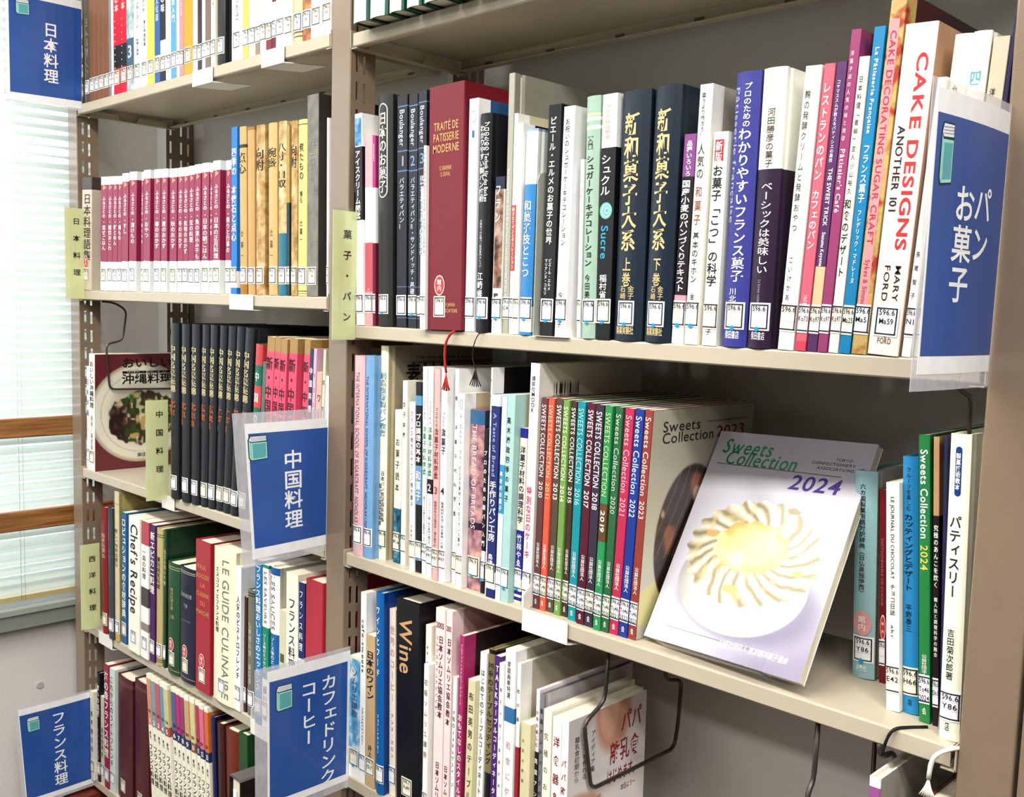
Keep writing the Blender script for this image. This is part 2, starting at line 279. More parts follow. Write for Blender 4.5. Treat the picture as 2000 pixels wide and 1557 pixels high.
# ------------------------------------------------------------------ books
ZS = {'L1': 1.7632, 'L2': 1.3895, 'L3': 1.0165, 'L4': .683, 'L5': .3475, 'R1': 1.7555, 'R2': 1.3505, 'R3': 1.0174, 'R4': .6798}
BN = {'h': 'hardcover_book', 'f': 'hardcover_book', 'p': 'paperback_book', 'm': 'magazine'}
RB = random.Random(11)
def B(row, st, X, Y, w, h, d, lean, col, label, texts, bands, ex):
    w = max(w-.0003, .003)
    root = empty(BN[st], (X, Y, ZS[row]+max(0, w*math.sin(lean))+.0001), label, 'magazine' if st == 'm' else 'book', ex.get('group'))
    root.rotation_euler = (0, lean, 0)
    hard = st in 'hf'; t = min(.0026 if hard else .0006, w*.2); sag = min(.0042, .13*w) if st == 'h' else 0
    def yp(x): return sag*(2*x/w-1)**2 if sag else 0
    rnd = .0012 if st == 'f' else .0005
    rough = RB.uniform(.3, .45); coat = .06 if RB.random() < .7 else 0; fz = .6 if ex.get('fuzz') else 0
    base = mat(ex['joint'] if ex.get('joint') else col, rough if not fz else .95, 0 if fz else coat, .05 if not fz else .25, 60, fz, bs=900)
    artm = mat(col, rough, coat, .05, 55, art=tuple(ex['art'])) if ex.get('art') else None
    side = mat(ex['side'], rough, coat) if ex.get('side') else None
    # outline of the cover, back-left round the spine to back-right
    if sag:
        O = [(0, d), (0, sag+.011), (.0012, sag+.0075), (.0002, sag+.003)]+[(x, yp(x)) for x in np.linspace(0, w, 9)]+[(w-.0002, sag+.003), (w-.0012, sag+.0075), (w, sag+.011), (w, d)]
    else:
        c = rnd; O = [(0, d), (0, c+.02), (0, c), (c*.3, c*.3), (c, 0)]+[(w*q, 0) for q in (.35, .65)]+[(w-c, 0), (w-c*.3, c*.3), (w, c), (w, c+.02), (w, d)]
        if ex.get('groove'): O[1:2] = [(0, .012), (.001, .009), (0, .006)]; O[-2:-1] = [(w, .008), (w-.0022, .011), (w-.0022, .015), (w, .018)]
    n = len(O); I = [(min(max(x, t), w-t), min(y+t, d)) for x, y in O]
    zs = sorted(set([0., 1.]+[q for b in bands for q in b[:2]])); mb = MB()
    for k in range(len(zs)-1):
        zm = (zs[k]+zs[k+1])/2; mm = artm or base; bcol = None
        for b in bands:
            if b[0] <= zm <= b[1]: mm = mat(b[2], rough, coat); bcol = 1
        z1, z0 = h*(1-zs[k]), h*(1-zs[k+1])
        for i in range(n-1):
            (xa, ya), (xb, yb) = O[i], O[i+1]; m_ = mm
            if side is not None and min(ya, yb) >= .0009 and abs(xa-xb) < .003 and (xa+xb)/2 > w*.6 and max(ya, yb) > .0025+sag: m_ = side
            if ex.get('joint'): m_ = mat(col, .4) if (.16*w < (xa+xb)/2 < .84*w and ya < .02 and yb < .02) else base
            mb.add([(xa, ya, z0), (xb, yb, z0), (xb, yb, z1), (xa, ya, z1)], [(0, 1, 2, 3)], m_)
    for i in range(n-1):
        for z, q in ((h, 1), (0, 0)):
            a = [(O[i][0], O[i][1], z), (O[i+1][0], O[i+1][1], z), (I[i+1][0], I[i+1][1], z), (I[i][0], I[i][1], z)]; mb.add(a, [(0, 1, 2, 3)], base)
        mb.add([(I[i][0], I[i][1], 0), (I[i+1][0], I[i+1][1], 0), (I[i+1][0], I[i+1][1], h), (I[i][0], I[i][1], h)], [(3, 2, 1, 0)], base)
    for i in (0, n-1): mb.add([(O[i][0], d, 0), (I[i][0], d, 0), (I[i][0], d, h), (O[i][0], d, h)], [(0, 1, 2, 3)], base)
    mb.obj('cover', root)
    g = .003 if hard else .0006; MB().box((t+.0002, sag+t+(.002 if hard else .0003), g), (w-t-.0002, d-(.005 if hard else .0004), h-g), PAGES).obj('page_block', root)
    def at(off): return lambda x, z: (x, yp(x)-off, z)
    def strip(mb, x0, x1, z0, z1, off, m, nx=6):
        xs = np.linspace(x0, x1, nx+1 if sag else 2); vs = [(x, yp(x)-off, z) for x in xs for z in (z0, z1)]
        mb.add(vs, [(2*i, 2*i+2, 2*i+3, 2*i+1) for i in range(len(xs)-1)], m)
    def panel(name, x0, x1, z0, z1, m, par=root, off=.00012):
        q = MB(); strip(q, x0, x1, z0, z1, off, m); return q.obj(name, par)
    if ex.get('art2'):
        c, a, b = ex['art2']; r_ = hx(c); q = mat(c, rough, coat, .05, 70, art=(c, '#%02x%02x%02x' % tuple(int(255*min(1, v*.5+.45)) for v in r_), '#%02x%02x%02x' % tuple(int(255*v*.4) for v in r_)))
        panel('printed_picture', w*.06, w*.94, h*(1-b), h*(1-a), q)
    if ex.get('redsq'): a, b = ex['redsq']; panel('title_square', w*.12, w*.74, h*(1-b), h*(1-a), mat('#d02438', .4))
    if ex.get('pinkpan'): a, b = ex['pinkpan']; panel('title_panel', w*.1, w*.7, h*(1-b), h*(1-a), mat('#efa0a4', .4))
    def disc(name, xc, zc, rx, rz, m, par, off, nn=20):
        q = MB(); q.add([(xc, yp(xc)-off, zc)]+[(xc+rx*math.cos(2*math.pi*i/nn), yp(min(max(xc+rx*math.cos(2*math.pi*i/nn), 0), w))-off, zc+rz*math.sin(2*math.pi*i/nn)) for i in range(nn)], [(0, 1+i, 1+(i+1) % nn) for i in range(nn)], m); return q.obj(name, par)
    if ex.get('navycap'):
        a, b = ex['navycap']; x0, x1 = w*.3, w*.62; q = MB(); z1, z0 = h*(1-a), h*(1-b); rr = (x1-x0)/2; xc = (x0+x1)/2
        ps = [(xc+rr*math.cos(t_), z1-rr+rr*math.sin(t_)) for t_ in np.linspace(0, math.pi, 9)]+[(xc+rr*math.cos(t_), z0+rr+rr*math.sin(t_)) for t_ in np.linspace(math.pi, 2*math.pi, 9)]
        q.add([(x, yp(x)-.0002, z) for x, z in ps], [tuple(range(18))], mat('#1c3c84', .4)); q.obj('title_capsule', root)
    if ex.get('rose'):
        a, b = ex['rose']; zc = h*(1-(a+b)/2); R = w*.42
        for k, (f_, c) in enumerate(((1, '#7fc8be'), (.8, '#a8e4da'), (.6, '#74bfb4'), (.42, '#bdf0e6'), (.22, '#66b0a6'))): disc('printed_rose', w*.45+k*.0004, zc, R*f_, R*f_*1.05, mat(c, .4), root, .00015+.00006*k)
    if texts:
        o = put_text('spine_title', lay(texts, w, h), at(.00045), root)
    if ex.get('cover') in PIC:
        fn, nx, nz, tx = PIC[ex['cover']]; y0 = sag+.012 if st == 'h' else .001; dw = d-y0-.001
        o = picture('cover_picture', fn, dw, h*.996, nx, nz, lambda a, b: (w+.0003, y0+a, b+.0005), root)
        put_text('cover_lettering', lay(tx, dw, h), lambda a, b: (w+.0006, y0+a, b), o)
    if ex.get('call'):
        num, code = ex['call']; pw = min(.0222, w-.0002); xc = max(pw/2+.0002, w*ex.get('labx', .46 if w > .03 else .5)); z0 = .0172+RB.uniform(-.0008, .0008); z1 = z0+.0268
        x0, x1 = xc-pw/2, xc+pw/2; lp = panel('call_number_label', x0, x1, z0, z1, mat('#f6f5ef' if RB.random() < .6 else '#efe9d2', .35, .2), off=.0006)
        q = MB(); e = .0016; lw = .0012; f = .0009; full = w > .0185
        xa, xb = (x0+e, x1-e) if full else (x0, x1)
        for za, zb in ((z0+e, z0+e+lw), (z1-e-lw, z1-e)): strip(q, xa, xb, za, zb, f, INK)
        if full: strip(q, xa, xa+lw, z0+e, z1-e, f, INK, 1); strip(q, xb-lw, xb, z0+e, z1-e, f, INK, 1)
        elif w > .013: strip(q, xb-lw-.0004, xb-.0004, z0+e, z1-e, f, INK, 1)
        thin = mat('#9a9a9c', .5); H3 = (z1-z0-2*e)/3
        for k in (1, 2): strip(q, xa, xb, z0+e+k*H3, z0+e+k*H3+.0002, f, thin)
        if row[0] == 'L' or not ex.get('dot'): pass
        L_ = [('h', num, 1-(z0+e+2.5*H3)/h, .0052/h, xc/w, min(.98, .0148/w), '#202020', 0)]
        if code: L_.append(('h', code if len(code) < 4 or not code.isdigit() else 'To46', 1-(z0+e+1.5*H3)/h, .0052/h, xc/w, min(.95, .0135/w), '#202020', 0))
        elif row == 'L1' or row == 'L2': L_.append(('h', 'Tu45', 1-(z0+e+1.5*H3)/h, .004/h, xc/w, min(.9, .009/w), '#404040', 0))
        if code and code.isdigit(): L_.append(('h', code, 1-(z0+e+.5*H3)/h, .0052/h, xc/w, min(.95, .0135/w), '#202020', 0))
        for P, fc, c in lay(L_, w, h): q.add([(x, yp(x)-.001, z) for x, z in P], fc, INK)
        q.obj('label_print', lp)
        if ex.get('dot') == 'd': disc('dot_sticker', xc-.001, z0+e*.8, .0025, .0025, mat('#1f9fd4', .4), root, .0013, 14)
    if ex.get('stk'):
        zc = .0172+.0268+.013; xc = max(.0105, w*ex.get('labx', .46)); xc = min(xc, w/2+.001) if w < .03 else xc; rx = min(.0098, w*.46); red = ex['stk'] == 'r'
        s_ = disc('round_sticker', xc, zc, rx, .013, mat('#f0e2de' if red else '#eca8a4', .4), root, .0007)
        if red: disc('sticker_field', xc, zc, rx*.86, .0115, mat('#d8333c', .4), s_, .0009)
        put_text('sticker_print', lay([('v', '館内', 1-(zc+.008)/h, 1-(zc-.008)/h, xc/w, rx*.75/w, '#f6d8d4', 1)], w, h), at(.0011), s_)
    return root
# ------------------------------------------------------------------ the room
def struct(o): o['kind'] = 'structure'; return o
FLOORM = mat('#2c2824', .6, .1, .08, 8); LWALL = mat('#dfdbd4', .85, 0, .03, 6, .5, bs=180); FARWALL = mat('#3c3832', .85, 0, .03, 6)
CEILM = mat('#ecebe6', .8)
struct(MB().box((-.3, -4.2, -.1), (4.7, .4, 0), FLOORM).obj('floor'))
struct(MB().box((-.3, -4.2, 2.56), (4.7, .4, 2.66), CEILM).obj('ceiling'))
struct(MB().box((-.22, .2585, 0), (4.7, .4, 2.56), WALL).obj('wall_back'))
struct(MB().box((4.6, -4.2, 0), (4.7, .2585, 2.56), FARWALL).obj('wall_right'))
struct(MB().box((-.22, -4.2, 0), (4.6, -4.1, 2.56), FARWALL).obj('wall_front'))
wy0, wy1, wz0, wz1 = -2.6, .112, .69, 2.1
w = MB(); w.box((-.24, -4.1, 0), (-.13, wy0, 2.56), LWALL); w.box((-.24, wy1, 0), (-.13, .2585, 2.56), LWALL)
w.box((-.24, wy0, 0), (-.13, wy1, wz0), LWALL); w.box((-.24, wy0, wz1), (-.13, wy1, 2.56), LWALL)
struct(w.obj('wall_left'))
FR = mat('#b9bdb8', .4, 0, .04, 20, 0, .3)
w = MB()
for a, b in (((-.225, wy0, wz0), (-.19, wy0+.04, wz1)), ((-.225, wy1-.03, wz0), (-.19, wy1, wz1)), ((-.225, wy0, wz1-.04), (-.19, wy1, wz1)), ((-.225, wy0, wz0), (-.19, wy1, wz0+.035)), ((-.225, -1.25, wz0), (-.19, -1.2, wz1))): w.box(a, b, FR)
win = struct(w.obj('window_1'))
gl = CLEAR
for a, b in ((wy0+.04, -1.25), (-1.2, wy1-.03)): MB().box((-.21, a, wz0+.035), (-.206, b, wz1-.04), gl).obj('pane', win)
# sill: grey-green ledge proud of the wall
q = MB(); q.box((-.19, wy0, .682), (-.088, wy1, .694), mat('#9aa096', .4)); q.box((-.13, wy0-.03, .648), (-.094, .14, .682), mat('#868c82', .5)); struct(q.obj('trim_1'))
# two varnished rails across the window
for i, (z0, z1) in enumerate(((1.071, 1.1135), (.868, .9115))):
    o = MB().box((-.1, wy0-.05, z0), (-.082, .125, z1), WOOD).obj('window_rail', bevel=.003)
    tag(o, 'varnished brown wooden rail across the blinds, %s of the two' % ('upper' if i == 0 else 'lower'), 'rail')
    for y in (-2.3, -1.2): MB().box((-.131, y, z0+.01), (-.1, y+.03, z1-.01), FR).obj('rail_bracket', o)
# venetian blind
bl = empty('venetian_blind', (-.115, 0, .70), 'white venetian blind with narrow slats covering the window left of the shelves', 'window blind')
SL = bpy.data.materials.new('blind_slat'); SL.use_nodes = True; nt = SL.node_tree
p_ = nt.nodes['Principled BSDF']; nz_ = nt.nodes.new('ShaderNodeTexNoise'); nz_.inputs['Scale'].default_value = 4
rp_ = nt.nodes.new('ShaderNodeValToRGB'); rp_.color_ramp.elements[0].color = (*lin('#d8e0d8'), 1); rp_.color_ramp.elements[1].color = (*lin('#ebefe9'), 1)
nt.links.new(nz_.outputs['Fac'], rp_.inputs['Fac']); nt.links.new(rp_.outputs['Color'], p_.inputs['Base Color']); p_.inputs['Roughness'].default_value = .4
tl_ = nt.nodes.new('ShaderNodeBsdfTranslucent'); tl_.inputs[0].default_value = (.84, .88, .84, 1); ms_ = nt.nodes.new('ShaderNodeMixShader'); ms_.inputs[0].default_value = .45
nt.links.new(p_.outputs[0], ms_.inputs[1]); nt.links.new(tl_.outputs[0], ms_.inputs[2]); nt.links.new(ms_.outputs[0], nt.nodes['Material Output'].inputs[0])
ya, yb = -2.55, .1
xs_ = np.linspace(-.0125, .0125, 5); sv = []
for y in (ya, yb):
    for s_ in (0, .0006):
        sv += [(x, y, .0022*(1-(x/.0125)**2)+s_) for x in xs_]
sf = [(i, i+1, 11+i, 10+i) for i in range(4)]+[(5+i, 15+i, 16+i, 6+i) for i in range(4)]+[(0, 10, 15, 5), (4, 9, 19, 14), (0, 5, 6, 7, 8, 9, 4, 3, 2, 1), (10, 11, 12, 13, 14, 19, 18, 17, 16, 15)]
sm_ = MB(); sm_.add(sv, sf, SL); s0 = sm_.obj('slat', bl, smooth=False); sme = s0.data
k = 0
for i in range(62):
    z = .033+i*.0205
    o = s0 if i == 0 else link('slat', sme, bl)
    o.location = (RB.uniform(-.0006, .0006), 0, z+RB.uniform(-.0008, .0008)); tilt = .62+RB.uniform(-.05, .05)
    if i in (46, 47): tilt = .3
    if i == 7: tilt = .95
    o.rotation_euler = (RB.uniform(-.0006, .0006), tilt, 0)
MB().box((-.012, ya, .008), (.012, yb, .02), mat('#b8a878', .4)).obj('bottom_rail', bl)
MB().box((-.014, ya, 1.3), (.014, yb, 1.335), PAPER).obj('head_rail', bl)
for y in (-.075, -.62, -1.2, -1.8, -2.4):
    for dx in (-.0135, .0135): tube('ladder_cord', [(dx, y, .012), (dx, y, 1.3)], .0005, PAPER, bl, n=5)
    tube('ladder_cord', [(.0142, y+.008, .012), (.0142, y+.008, 1.3)], .0004, PAPER, bl, n=5)
# small wall plug under the window
o = bpy.data.meshes.new('wall_cap'); bm = bmesh.new(); bmesh.ops.create_cone(bm, cap_ends=True, segments=20, radius1=.0085, radius2=.007, depth=.003); bm.to_mesh(o); bm.free(); o.materials.append(WALL)
o = link('wall_cap', o); o.rotation_euler = (0, math.pi/2, 0); o.location = (-.1285, -.03, .498); tag(o, 'small round plastered-over cap on the white wall under the window', 'wall cap')
MB().box((-.002, -.0004, .0015), (.002, .0004, .0022), FR).obj('screw_slot', o)
# ceiling lamps, the last one added to brighten signs and cards
TUBE = bpy.data.materials.new('lamp_tube'); TUBE.use_nodes = True; e_ = TUBE.node_tree.nodes['Principled BSDF']; e_.inputs['Emission Color'].default_value = (1, .98, .95, 1); e_.inputs['Emission Strength'].default_value = 3
for (x, y), n in zip(((-.1, -.95), (1.3, -.95), (2.7, -.95), (.6, -2.4), (2.2, -2.4), (3.8, -1.4)), ('nearest the window', 'above the middle of the shelves', 'above the right post', 'far row on the window side', 'far row away from the window', 'unseen, added at the right to light the signs and cards')):
    l = empty('ceiling_lamp', (x, y, 2.56), 'white fluorescent ceiling lamp, '+n, 'lamp')
    MB().box((-.62, -.12, -.03), (.62, .12, 0), PAPER).obj('housing', l)
    for s_ in (-.05, .05): tube('tube', [(-.59, s_, -.042), (.59, s_, -.042)], .012, TUBE, l)
# ------------------------------------------------------------------ shelving frame
P = .93; Wf = .0446; Dp = .0442
def web(mb, X, y0, y1, cols, t=.0012, z0=0, z1=2.12, phase=1.7311, hole=.0255, pitch=.0384, cw=.0046):
    """slotted side plate at X, slots in columns centred at cols"""
    ys = [y0]
    for c in cols: ys += [c-cw/2, c+cw/2]
    ys.append(y1)
    for i in range(0, len(ys)-1, 2): mb.box((X, ys[i], z0), (X+t, ys[i+1], z1), POST)
    for ci, c in enumerate(cols):
        ph = phase-ci*.002; k0 = int((z0-ph)/pitch)-2; z = z0
        while True:
            top = ph+k0*pitch; bot = top-hole
            if bot > z1: break
            if bot > z0+.01:
                mb.box((X, c-cw/2, z), (X+t, c+cw/2, min(bot, z1)), POST); z = top
            k0 += 1
            if top > z1: break
        if z < z1: mb.box((X, c-cw/2, z), (X+t, c+cw/2, z1), POST)
def front_post(x, sides, lab):
    r_ = empty('shelf_post', (x, 0, 0), lab, 'shelf post')
    q = MB(); q.prism([(0, .0012), (.0008, .0002), (.0022, 0), (Wf-.0022, 0), (Wf-.0008, .0003), (Wf, .0014), (Wf, .0035), (Wf-.0014, .0035), (Wf-.003, .0014), (.003, .0014), (.0014, .0035), (0, .0035)], 2, 0, 2.12, POST); q.obj('front_flange', r_)
    for s_ in sides:
        q = MB(); web(q, Wf-.0012 if s_ > 0 else 0, .0035, Dp, (.0122, .0248)); q.obj('slotted_side', r_)
    q = MB(); q.box((Wf-.010, Dp-.0012, 0), (Wf-.0013, Dp, 2.12), POST); q.obj('rear_return', r_)
    MB().box((-.004, -.006, 0), (Wf+.004, Dp+.004, .006), POST).obj('foot', r_); return r_
front_post(0, (1,), 'left end upright post with slots, glossy taupe steel, beside the window blind')
front_post(P, (1, -1), 'centre upright post between the two bays, glossy taupe steel')
front_post(2*P, (1, -1), 'right upright post, broad glossy taupe steel face')
front_post(2*P+.0446+.004, (1, -1), 'neighbouring upright post at the right picture edge, behind a dark gap')
for i, x in enumerate((0, P, 2*P)):
    r_ = empty('rear_post', (x, 0, 0), ('left', 'centre', 'right')[i]+' rear upright post with slots, against the grey wall', 'shelf post')
    q = MB(); web(q, Wf-.0012, .2125, .256, (.228, .2445), phase=1.719); q.obj('slotted_side', r_)
    q = MB(); web(q, Wf-.0012, .1935, .2113, (.2035,), phase=1.719); q.box((Wf-.003, .2113, 0), (Wf, .2125, 2.12), POST); q.obj('front_strip', r_)
    MB().box((0, .256, 0), (Wf, .2572, 2.12), POST).obj('rear_flange', r_)
def shelf(x, zt, lab, deep=.2079):
    """zt: top of the board; lip 19 mm"""
    r_ = empty('shelf_board', (x, 0, zt), lab, 'shelf'); x0, x1 = .0042+Wf, P-.0042; L = x0+.028-.02; x0 = Wf+.0062; x1 = P-.0062
    MB().box((x0, .0025, -.0012), (x1, deep-.0025, 0), SHELF).obj('panel', r_)
    q = MB(); q.prism([(0, -.0175), (0, -.0018), (.0006, -.0006), (.0025, 0), (.0025, -.0013), (.0013, -.0024), (.0012, -.0168), (.011, -.0178), (.011, -.019), (.0015, -.019)], 0, x0, x1, SHELF); q.obj('front_lip', r_)
    q = MB(); q.prism([(deep, -.0175), (deep, -.0018), (deep-.0006, -.0006), (deep-.0025, 0), (deep-.0025, -.0013), (deep-.0013, -.0024), (deep-.0012, -.0168), (deep-.016, -.0178), (deep-.016, -.019), (deep-.0015, -.019)], 0, x0, x1, SHELF); q.obj('rear_lip', r_)
    for s_, xb in ((1, Wf+.0008), (-1, P-.0020)):
        b = MB(); pr = [(-.0012, .004), (-.0012, -.019), (.001, -.0215), (deep-.002, -.0215), (deep, -.02), (deep, .004)]
        b.prism(pr, 0, xb, xb+.0012, SHELF)
        xt = xb+.0012 if s_ > 0 else xb-.012
        b.box((xt, .0, -.0215), (xt+.012, deep, -.0203), SHELF)
        for a, c in ((.02, .085), (.12, .19)): b.prism([(a, -.0203), (c, -.0203), (c-.006, -.009), (a+.006, -.009)], 0, xt+(.0105 if s_ > 0 else 0), xt+(.0117 if s_ > 0 else .0012), SHELF)
        b.obj('bracket', r_)
    q = MB()
    for k in range(7): q.box((x0+.05+k*.125, deep-.0018-.0003, -.014), (x0+.065+k*.125, deep-.0012, -.009), mat('#6a6458', .6))
    q.obj('rear_slots', r_); return r_
for z, n in ((1.7642, 'top'), (1.3877+.0018, 'second'), (1.0165, 'third'), (.683, 'fourth'), (.3475, 'fifth')): shelf(0, z, 'beige steel shelf board, %s one seen in the left bay' % n)
for z, n in ((1.7555, 'top'), (1.3505, 'upper'), (1.0174, 'middle'), (.6798, 'bottom')): shelf(P, z, 'beige steel shelf board, %s one in the right bay' % n)
shelf(0, .02, 'beige steel base shelf near the floor in the left bay'); shelf(P, .33, 'beige steel shelf board below the right bay books')
# ------------------------------------------------------------------ white shelf clips / bookends on the lips
def clip(x0, x1, zt, lab, y=-.0016, side=0, low=.024):
    r_ = empty('shelf_bookend', (x0, y, zt), lab, 'bookend'); w_ = x1-x0
    MB().box((0, -.0012, -low), (w_, 0, .0012), WHITE_METAL).obj('front_plate', r_, bevel=.0005)
    q = MB(); q.prism([(0, 0), (w_, 0), (w_+.03, .055), (.03, .055)], 2, -low, -low+.001, WHITE_METAL); q.obj('lower_tab', r_)
    if side:
        xs_ = 0 if side < 0 else w_; q = MB(); q.prism([(0, 0), (.0, .017), (.018, .034), (.09, .034), (.09, 0)], 0, xs_-.0006, xs_+.0006, WHITE_METAL); q.obj('side_plate', r_)
    return r_
clip(.5292, .5975, 1.7622, 'white steel bookend clipped on the top left shelf lip, left one')
clip(.7471, .811, 1.7632, 'white steel bookend clipped on the top left shelf lip, right one')
clip(.652, .7255, 1.3885, 'white steel bookend clipped on the second left shelf lip')
clip(.41, .4583, 1.0155, 'white steel bookend clipped on the third left shelf lip beside the yellow card')
clip(.1253, .19, .682, 'grey white steel bookend clipped on the fourth left shelf lip')
clip(.722, .78, .682, 'white steel bookend clipped beside the cafe sign', side=-1)
clip(1.3415, 1.415, 1.0188, 'large white steel bookend at the dated magazine set', side=-1, low=.0265)
# grey metal bookend among the right-hand books
r_ = empty('metal_bookend', (1.3455, -.004, 1.3506), 'grey green metal bookend with rounded corner right of the blue hardcover', 'bookend')
MB().prism([(0, .0), (.0, .18), (.003, .187), (.009, .1895), (.11, .1895), (.11, 0)], 0, 0, .0012, mat('#a3a698', .4, .1)).obj('upright_plate', r_)
MB().box((.0012, 0, -.0004), (.055, .12, 0), WHITE_METAL).obj('base_plate', r_)
r_ = empty('metal_bookend', (1.8305, .03, 1.0175), 'grey metal bookend with rounded top left of the tall navy capsule book', 'bookend')
MB().prism([(0, .0), (.0, .185), (.003, .193), (.009, .197), (.1, .197), (.1, 0)], 0, 0, .0012, mat('#8d8d8d', .4, .1)).obj('upright_plate', r_)
MB().box((-.02, .01, .0001), (0, .1, .0006), WHITE_METAL).obj('base_plate', r_)
# ------------------------------------------------------------------ wire bookends hung under the shelves
def wire(x, pts, lab, r_=.0021): o = tube('wire_bookend', [(x, y, z) for y, z in pts], r_, WIRE); tag(o, lab, 'bookend'); return o
wire(.1205, [(.015, 1.368), (.04, 1.366), (.066, 1.351), (.057, 1.288), (.022, 1.281), (.0286, 1.188), (.205, 1.183), (.206, 1.368)], 'dark wire bookend hanging against the cookbook with the plate cover')
wire(1.4335, [(.0535, .999), (.0493, .9174), (.0117, .8993), (.0297, .8126), (.1983, .8129), (.205, .845), (.2083, .903), (.1715, .9123), (.1697, .999)], 'dark grey wire bookend hanging against the white baby food cookbook', .0026)
wire(1.8325, [(-.002, 1.332), (.0111, 1.3277), (.0285, 1.3204), (.0433, 1.3171), (.046, 1.21), (.15, 1.21), (.155, 1.332)], 'dark wire bookend hanging above the tall navy capsule book')
wire(1.722, [(.018, .9985), (.016, .935), (.006, .925), (-.01, .85), (.15, .85), (.15, .9985)], 'dark wire bookend hanging alone under the shelf in the lower right', .0026)
wire(1.79, [(.0028, .9985), (.0062, .9837), (.0382, .9798), (.05, .9), (.16, .9), (.16, .9985)], 'dark wire bookend hanging left of the mauve spined volume', .0026)
# ------------------------------------------------------------------ laminated signs and paper cards
BLUE = mat('#27509a', .3, .3, .12, 5); TEAL = mat('#5aa4aa', .4); TEALL = mat('#9cd8c8', .4)
def quad(c):  # c: TL TR BR BL as (y, z)
    tl, tr, br, bl_ = [np.array(q) for q in c]
    return lambda a, b: (1-b)*((1-a)*tl+a*tr)+b*((1-a)*bl_+a*br)
def sheet(name, X, f, a0, a1, b0, b1, x0, x1, m, parent, bow=0, n=8):
    q = MB(); vs = []
    A = np.linspace(a0, a1, n+1)
    for x in (x0, x1):
        for a in A:
            for b in (b0, b1): y, z = f(a, b); vs.append((x+bow*math.sin(math.pi*(a+.15*b)), y, z))
    k = 2*(n+1); fs = []
    for i in range(n):
        j = 2*i; fs += [(j, j+1, j+3, j+2), (k+j, k+j+2, k+j+3, k+j+1), (j, j+2, k+j+2, k+j), (j+1, k+j+1, k+j+3, j+3)]
    fs += [(0, k, k+1, 1), (k-2, k-1, 2*k-1, 2*k-2)]
    q.add(vs, fs, m); return q.obj(name, parent, smooth=False)
def sign(X, c, mar, cols, icon, lab, bow=0):
    """mar: paper margins (l, r, t, b) and blue margins as fractions; cols: (text, a, b0, b1, charwidth)"""
    r_ = empty('hanging_sign', (X, 0, 0), lab, 'sign'); f = quad(c); (pl, pr, pt, pb), (ql, qr, qt, qb) = mar
    sheet('laminate_film', X, f, 0, 1, 0, 1, -.0004, .0001, FILM, r_, bow)
    sheet('paper', X, f, pl, 1-pr, pt, 1-pb, .0002, .00045, PAPER, r_, bow)
    blue = sheet('blue_panel', X, f, ql, 1-qr, qt, 1-qb, .0005, .0006, BLUE, r_, bow)
    def fn(off):
        def g(x, z):
            y_, z_ = f(x, 1-z); return (off+bow*math.sin(math.pi*(x+.15*(1-z))), y_, z_)
        return g
    W_, H_ = .155, .216
    parts = []
    for s_, a, b0, b1, cw in cols:
        for P_, fc, cc in lay([('v', s_, b0, b1, a, cw, '#f4f6fa', 1)], W_, H_): parts.append((P_/np.array([W_, H_]), fc, cc))
    put_text('sign_lettering', parts, fn(.00075), r_)
    a0, a1, b0, b1 = icon; F = fn(.0008); F2 = fn(.0009); F3 = fn(.001); q = MB()
    def pg(pts, m, FF): q.add([FF(a0+(a1-a0)*u, 1-(b0+(b1-b0)*v)) for u, v in pts], [tuple(range(len(pts)))[::-1]], m)
    dk = mat('#1c3048', .5)
    pg([(.0, .14), (.12, .0), (1.0, .0), (.95, .1), (1, .24), (1.0, .97), (.14, 1.02), (.0, .9)], dk, F)
    pg([(.05, .17), (.15, .03), (.95, .03), (.92, .1), (.95, .22), (.16, .24)], mat('#e4e8ea', .5), F2)
    pg([(.05, .2), (.14, .28), (.14, .98), (.05, .88)], TEALL, F2)
    pg([(.15, .28), (.96, .27), (.96, .94), (.15, .98)], TEALL, F2); pg([(.23, .33), (.9, .32), (.9, .89), (.23, .92)], TEAL, F3)
    for v_ in (.08, .13, .18): pg([(.14, v_), (.93, v_-.02), (.93, v_-.005), (.14, v_+.015)], mat('#8a9098', .5), F3)
    q.obj('book_icon', r_); return r_
sign(1.8625, [(-.154, 1.5529), (0, 1.5572), (-.002, 1.3305), (-.1604, 1.3326)], ((.05, .02, .03, .055), (.065, .02, .105, .115)), [('パン', .66, .3, .57, .2), ('お菓子', .42, .31, .71, .2)], (.11, .24, .13, .33), 'blue laminated sign on the right post reading bread and confectionery in Japanese', .003)
sign(.9298, [(-.1578, 1.2264), (0, 1.226), (-.0008, 1.0104), (-.1407, 1.0065)], ((.11, .0, .07, .045), (.14, .0, .135, .115)), [('中国料理', .6, .26, .8, .18)], (.13, .33, .15, .31), 'blue laminated sign by the centre post reading Chinese cuisine in Japanese', .002)
sign(.993, [(-.1598, .8809), (0, .8793), (0, .6625), (-.158, .664)], ((.12, .0, .03, .05), (.14, .03, .1, .1)), [('カフェドリンク', .76, .15, .92, .15), ('コーヒー', .54, .16, .6, .15)], (.2, .37, .14, .31), 'blue laminated sign low on the centre post reading cafe, drinks and coffee in Japanese', .002)
sign(.078, [(-.1505, 1.966), (0, 1.968), (-.0018, 1.7482), (-.1511, 1.7444)], ((.03, .01, .03, .02), (.07, .01, .1, .085)), [('日本料理', .585, .27, .8, .16)], (.15, .32, .12, .25), 'blue laminated sign at the upper left corner reading Japanese cuisine', .003)
sign(.0829, [(-.1602, .5421), (0, .5438), (.0006, .328), (-.1453, .326)], ((.05, .0, .02, .03), (.06, .02, .08, .08)), [('フランス料理', .54, .13, .88, .155)], (.14, .3, .12, .26), 'blue laminated sign at the lower left reading French cuisine in Japanese', .002)
CARD = mat('#e6eeae', .45, .3, .04, 30)
